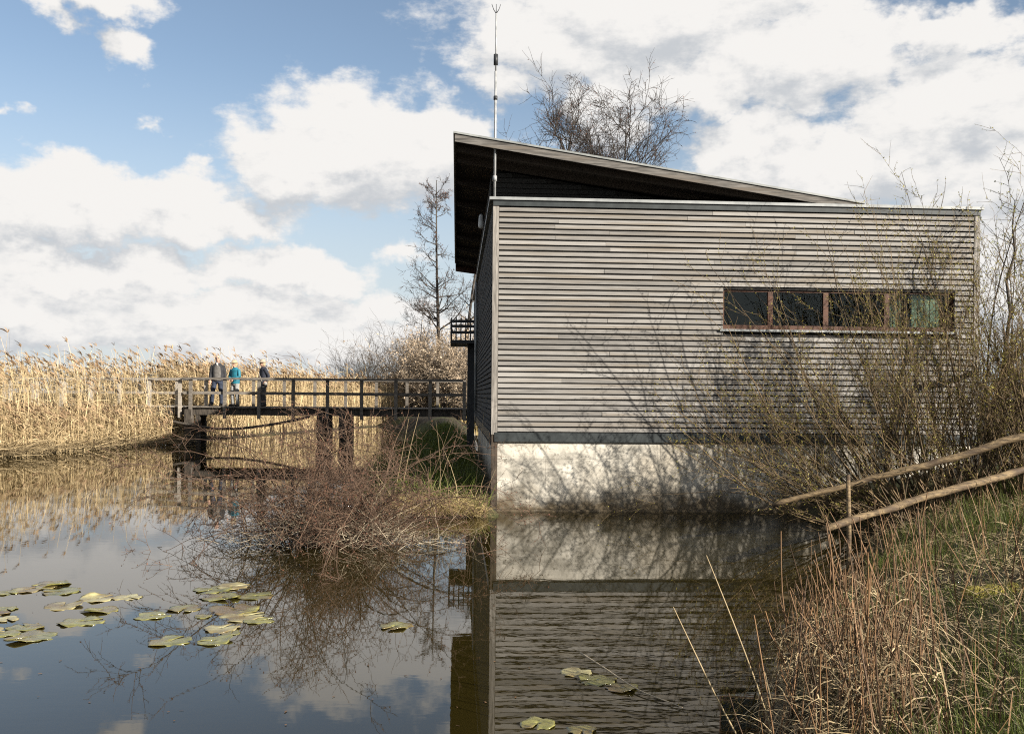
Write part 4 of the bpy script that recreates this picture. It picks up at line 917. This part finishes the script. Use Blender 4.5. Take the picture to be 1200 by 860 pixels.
# ---- near bank: grass, straw, dead cattail stems
rng = np.random.default_rng(81)
def bank_pts(n, d0, d1, y0, y1, pw=1.6):
    y = y0 + (y1 - y0) * rng.uniform(size=n) ** pw; x = np.interp(y, RB_Y, RB_X) + rng.uniform(d0, d1, n)
    k = x < y * .62 + .3; x, y = x[k], y[k]; z = height(x, y); k = (z > -.02) & ~((y > 13.6) & (x < 7.2)); return x[k], y[k], z[k]
clump = lambda x, y: .5 + .5 * np.sin(x * 2.3 + np.sin(y * 1.9)) * np.sin(y * 1.7 + np.cos(x * 1.3))
x, y, z = bank_pts(110000, .1, 5.4, 2.9, 13.4); c = clump(x, y); k = rng.uniform(size=len(x)) < .14 + .85 * c ** 1.3; x, y, z, c = x[k], y[k], z[k], c[k]; n = len(x)
V, Q = ribbons(rng, col3(x, y, z - .03), np.stack([rng.normal(-.08, .28, n), rng.normal(0, .28, n), np.ones(n)], 1), rng.uniform(.09, .25, n) * (.6 + .6 * c), rng.uniform(.003, .0066, n), 3, rng.normal(0, .2, (n, 3)) - np.array([0, 0, .12]), (1, .9, .6, .1))
tag(np_mesh('bank_grass', [(V, Q, 0)], [M['grass']], kind='stuff'), 'fresh green grass sprouting through straw on the sunny near bank', 'grass')
x, y, z = bank_pts(52000, -.04, 5.4, 2.9, 13.4); k = rng.uniform(size=len(x)) < 1.05 - .75 * clump(x, y); x, y, z = x[k], y[k], z[k]; n = len(x); a = rng.uniform(0, 2 * np.pi, n)
V, Q = ribbons(rng, col3(x, y, z + rng.uniform(-.02, .09, n)), np.stack([np.cos(a), np.sin(a), rng.normal(.25, .35, n)], 1), rng.uniform(.06, .25, n), rng.uniform(.0024, .006, n), 3, np.stack([rng.normal(0, .2, n), rng.normal(0, .2, n), -rng.uniform(0, .5, n)], 1), (1, 1, .8, .3))
tag(np_mesh('straw_litter', [(V, Q, 0)], [M['straw']], kind='stuff'), 'matted pale dead straw covering the near bank', 'straw')
x, y, z = bank_pts(1500, .0, 4.6, 3.0, 12, 1.2); n = len(x)
V, Q = ribbons(rng, col3(x, y, z - .03), np.stack([rng.normal(-.05, .2, n), rng.normal(0, .2, n), np.ones(n)], 1), rng.uniform(.22, .62, n), rng.uniform(.0045, .009, n), 4, rng.normal(0, .12, (n, 3)), (1, .95, .8, .4))
tag(np_mesh('dead_stalks', [(V, Q, 0)], [M['dead_stem']], kind='stuff'), 'scattered upright dead stalks among the grass of the near bank', 'reeds')
n = 260; y = rng.uniform(3.85, 6.0, n); x = np.interp(y, RB_Y, RB_X) + rng.normal(.34, .2, n); z = height(x, y)
hh = rng.uniform(.34, .95, n) * np.where(rng.uniform(size=n) < .55, .75, 1)
D = np.stack([rng.normal(-.05, .2, n), rng.normal(0, .2, n), np.ones(n)], 1)
r_ = rng.uniform(.0022, .0056, n); p1, r1 = grow(rng, col3(x, y, np.maximum(z, -.2) - .04), D, hh, r_, r_ * .65, 5, .05, 0)
lv = 1500; par = rng.integers(0, n, lv); t = rng.uniform(.05, .7, lv); C = p1[par, 0] + (p1[par, -1] - p1[par, 0]) * t[:, None]; a = rng.uniform(0, 2 * np.pi, lv)
Vl, Ql = ribbons(rng, C, np.stack([np.cos(a), np.sin(a), rng.uniform(-.2, 1.3, lv)], 1), rng.uniform(.08, .30, lv), rng.uniform(.003, .008, lv), 4, np.stack([np.cos(a) * .3, np.sin(a) * .3, -rng.uniform(.3, 1.4, lv)], 1), (.8, 1, .8, .2))
tag(np_mesh('dead_cattails', [(*tubes(p1, r1, 5, rng), 0), (Vl, Ql, 1)], [M['dead_stem'], M['straw']], kind='stuff'), 'thick stand of rust brown dead cattail stems at the edge of the near bank', 'reeds')
# moss cushion
mo = MB(); cx, cy = photo_ground(1160, 678, .55)
rm = random.Random(4)
for i in range(6): mo.ball((cx + rm.uniform(-.2, .2), cy + rm.uniform(-.07, .07), float(height(cx, cy)) + .02 + rm.uniform(0, .03)), rm.uniform(.055, .09), rm.uniform(.05, .075), rm.uniform(.04, .06), 12, 7)
tag(remesh(mo.build('moss_cushion', M['moss'], None, True), .012, 2), 'bright yellow moss cushion in the grass of the near bank', 'moss')

# single long stems
def stem(name, label, pts, r, mat, leaf=None):
    n = len(pts); P = np.array(pts, float)
    t = np.linspace(0, 1, n); tt = np.linspace(0, 1, n * 4); Pi = np.stack([np.interp(tt, t, P[:, i]) for i in range(3)], 1)
    for _ in range(6): Pi[1:-1] = .5 * Pi[1:-1] + .25 * (Pi[2:] + Pi[:-2])
    o = MB().tube([tuple(p) for p in Pi], list(np.linspace(r, r * .45, len(Pi))), 6).build(name, mat, None, True)
    return tag(o, label, 'reed', 'single long dead reed stems')
stem('dead_reed_stem', 'long bare reed stem leaning out over the water from the cattail stand', [(1.19, 4.49, -.04), (1.0, 4.49, .29), (.84, 4.49, .62), (.78, 4.49, .745)], .0052, M['straw'])
stem('dead_reed_stem', 'longest bare reed stem, arching high over the building reflection', [(1.37, 4.79, -.04), (1.285, 4.83, .243), (1.155, 4.86, .59), (1.03, 4.94, .917)], .0056, M['straw'])
a0 = photo_ground(680, 768, .03); a1 = photo_ground(745, 806, .03); a2 = photo_ground(800, 829, .01)
stem('dead_reed_stem', 'pale reed stem lying across the lily pads in the building reflection', [(*a0, .05), (*photo_ground(712, 790), .03), (*a1, .02), (*photo_ground(780, 823), .012), (*a2, .012)], .0056, M['dry_cane'])

# ---- logs and stake
def log(label, p0, p1, r0, r1, seed):
    rg = np.random.default_rng(seed); p0, p1 = np.array(p0), np.array(p1); k = 26
    P = p0 + (p1 - p0) * np.linspace(0, 1, k)[:, None]; w_ = np.cumsum(rg.normal(0, .009, (k, 3)), 0); w_ -= np.linspace(0, 1, k)[:, None] * w_[-1]; P = P + w_
    rd = np.linspace(r0, r1, k) * (1 + rg.normal(0, .09, k))
    o = empty('log', tuple(p0)); tag(o, label, 'log', 'logs leaning on the near bank')
    MB().tube([tuple(p) for p in P - p0], list(rd), 12).build('bark', M['log'], o, True)
    for i in rg.integers(4, k - 3, 5):
        d = rg.normal(0, 1, 3); d[2] = abs(d[2]); d /= np.linalg.norm(d); b = P[i] - p0
        MB().tube([tuple(b), tuple(b + d * (rd[i] + rg.uniform(.02, .09)))], [.012, .006], 6).build('branch_stub', M['log'], o, True)
    return o
def p_at(px, py, y):
    a = R(.5); dx, dy = px - 600, py - HZ
    dx, dy = dx * math.cos(a) + dy * math.sin(a), -dx * math.sin(a) + dy * math.cos(a)
    return (dx * y / F, y, EYE - dy * y / F)
log('lower peeled log with its sawn end over the dark water', p_at(966, 621, 9.36), p_at(1290, 527, 10.8), .037, .045, 1)
log('upper peeled log running into the willow shrubs', p_at(905, 592, 10.9), p_at(1290, 488, 10.4), .028, .052, 2)
sx_, sy_ = 3.56, 9.9
st = MB().tube([(sx_, sy_, -.6), (sx_ + .008, sy_, .3), (sx_ - .008, sy_, .94)], [.026, .025, .022], 8).build('wooden_stake', M['log'], None, True)
tag(st, 'upright wooden stake in the water behind the sawn log end', 'stake')

# ---- lily pads
def pad_mat():
    m = pmat('lily_pad', (.07, .07, .018), (.31, .29, .09), 11, .16, .010, objrand=.25, spec=1., c3=(.15, .10, .04), lo=.3, hi=.7)
    return m
M['pad'] = pad_mat(); M['pad_old'] = pmat('old_lily_pad', (.20, .13, .04), (.45, .42, .22), 7, .3, .006, objrand=.3, spec=.6, c3=(.10, .06, .03))
rp = random.Random(9)
def lily(px, py, wpx, label, group, curl=.0):
    x, y = photo_ground(px, py); r = wpx / F * y / 2
    o_rot = rp.uniform(0, 6.28); K = 26; rings = (.0, .3, .6, .85, 1.0); v = []; f = []
    ph = [rp.uniform(0, 6.28) for _ in range(4)]
    for j, q in enumerate(rings):
        for i in range(K):
            a = .16 + (2 * math.pi - .32) * i / (K - 1)
            rad = r * q * (1 + .07 * math.sin(3 * a + ph[0]) + .04 * math.sin(7 * a + ph[1]) - (.16 * max(0, math.sin(11 * a + ph[2]) * math.sin(2 * a + ph[3])) if j == 4 else 0)) * (1.08 if abs(a - math.pi) < 1.2 else 1)
            zz =   .004 + r * (.022 * q ** 3 * math.sin(2 * a + ph[2]) + .028 * q ** 4 * math.sin(5 * a + ph[3])) + .006 * (1 - q) * q
            e = max(0, math.cos(a - ph[0])) ** 4 * q ** 4 * curl
            zz += r * e
            v.append((rad * math.cos(a) * (1 - .5 * e), rad * math.sin(a) * (1 - .5 * e), zz if zz > .003 else zz - .006))
    for j in range(len(rings) - 1):
        for i in range(K - 1): f.append((j * K + i, (j + 1) * K + i, (j + 1) * K + i + 1, j * K + i + 1))
    m = MB(); m.v, m.f = v, f
    old = rp.random() < .25
    o = m.build('lily_pad', M['pad_old'] if old else M['pad'], None, True)
    size = 'small' if wpx < 34 else 'large' if wpx > 46 else 'mid-sized'
    label = size + (' browning' if old else ' yellow-green') + ' lily pad' + (' with raised rim' if curl >= .15 else ' with wavy edge' if curl > .05 else ' lying flat') + label
    o.location = (x, y, rp.uniform(0, .004)); o.rotation_euler = (0, 0, o_rot)
    so = o.modifiers.new('solid', 'SOLIDIFY'); so.thickness = .003
    tag(o, label, 'lily pad', group)
GA, GB, GC = 'lily pads in the loose raft on the reed bed side', 'lily pads in the raft beside the bramble reflection', 'lily pads in the building reflection'
c = lambda x, y: (x / 2, 620 + y / 2)
for X_, Y_, w_ in ((120, 130, 84), (140, 147, 84), (60, 143, 70), (15, 150, 55), (150, 180, 88), (230, 163, 80), (300, 160, 68), (235, 190, 80), (195, 217, 98), (15, 188, 50), (15, 212, 56), (60, 230, 80), (70, 254, 112), (14, 246, 60), (110, 136, 50), (-20, 200, 80), (-30, 240, 80)):
    lily(*c(X_, Y_), w_ / 2, ' in the loose raft nearest the reed bed', GA, rp.choice((0, 0, .08, .18)))
for X_, Y_, w_ in ((358, 203, 82), (432, 187, 78), (400, 262, 98), (520, 233, 80), (500, 262, 86), (545, 135, 76), (495, 143, 84), (520, 160, 92), (600, 157, 85), (550, 188, 118), (572, 204, 108), (610, 214, 70), (542, 243, 46), (475, 205, 40)):
    lily(*c(X_, Y_), w_ / 2, ' in the raft beside the bramble reflection', GB, rp.choice((0, 0, .08, .18)))
lily(*c(925, 228), 40, ' floating alone in the bramble reflection', 'lily pads in the bramble reflection', .1)
for px, py, w_ in ((675, 788, 36), (698, 797, 44), (727, 806, 40)): lily(px, py, w_, ' under the pale reed stem in the building reflection', GC, rp.choice((0, .1, .18)))
for px, py, w_ in ((630, 848, 42), (682, 857, 36)): lily(px, py, w_, ' in the building reflection, clear of the reed stem', GC + ' near the camera side', rp.choice((.0, .1, .2)))
# specks drifting on the water
rng = np.random.default_rng(91)
n = 110; y = 4.4 + 8 * rng.uniform(size=n) ** 1.3; x = rng.uniform(-.55, .12, n) * y
V, Q = ribbons(rng, col3(x, y, np.full(n, .004)), np.stack([rng.normal(size=n), rng.normal(size=n), np.zeros(n)], 1), rng.uniform(.008, .03, n), rng.uniform(.004, .012, n), 1, None, (1, 1), face=np.stack([rng.normal(size=n), rng.normal(size=n), np.zeros(n)], 1))
tag(np_mesh('floating_debris', [(V, Q, 0)], [M['dead_stem']], kind='stuff'), 'tiny specks of plant debris drifting on the open water', 'debris')
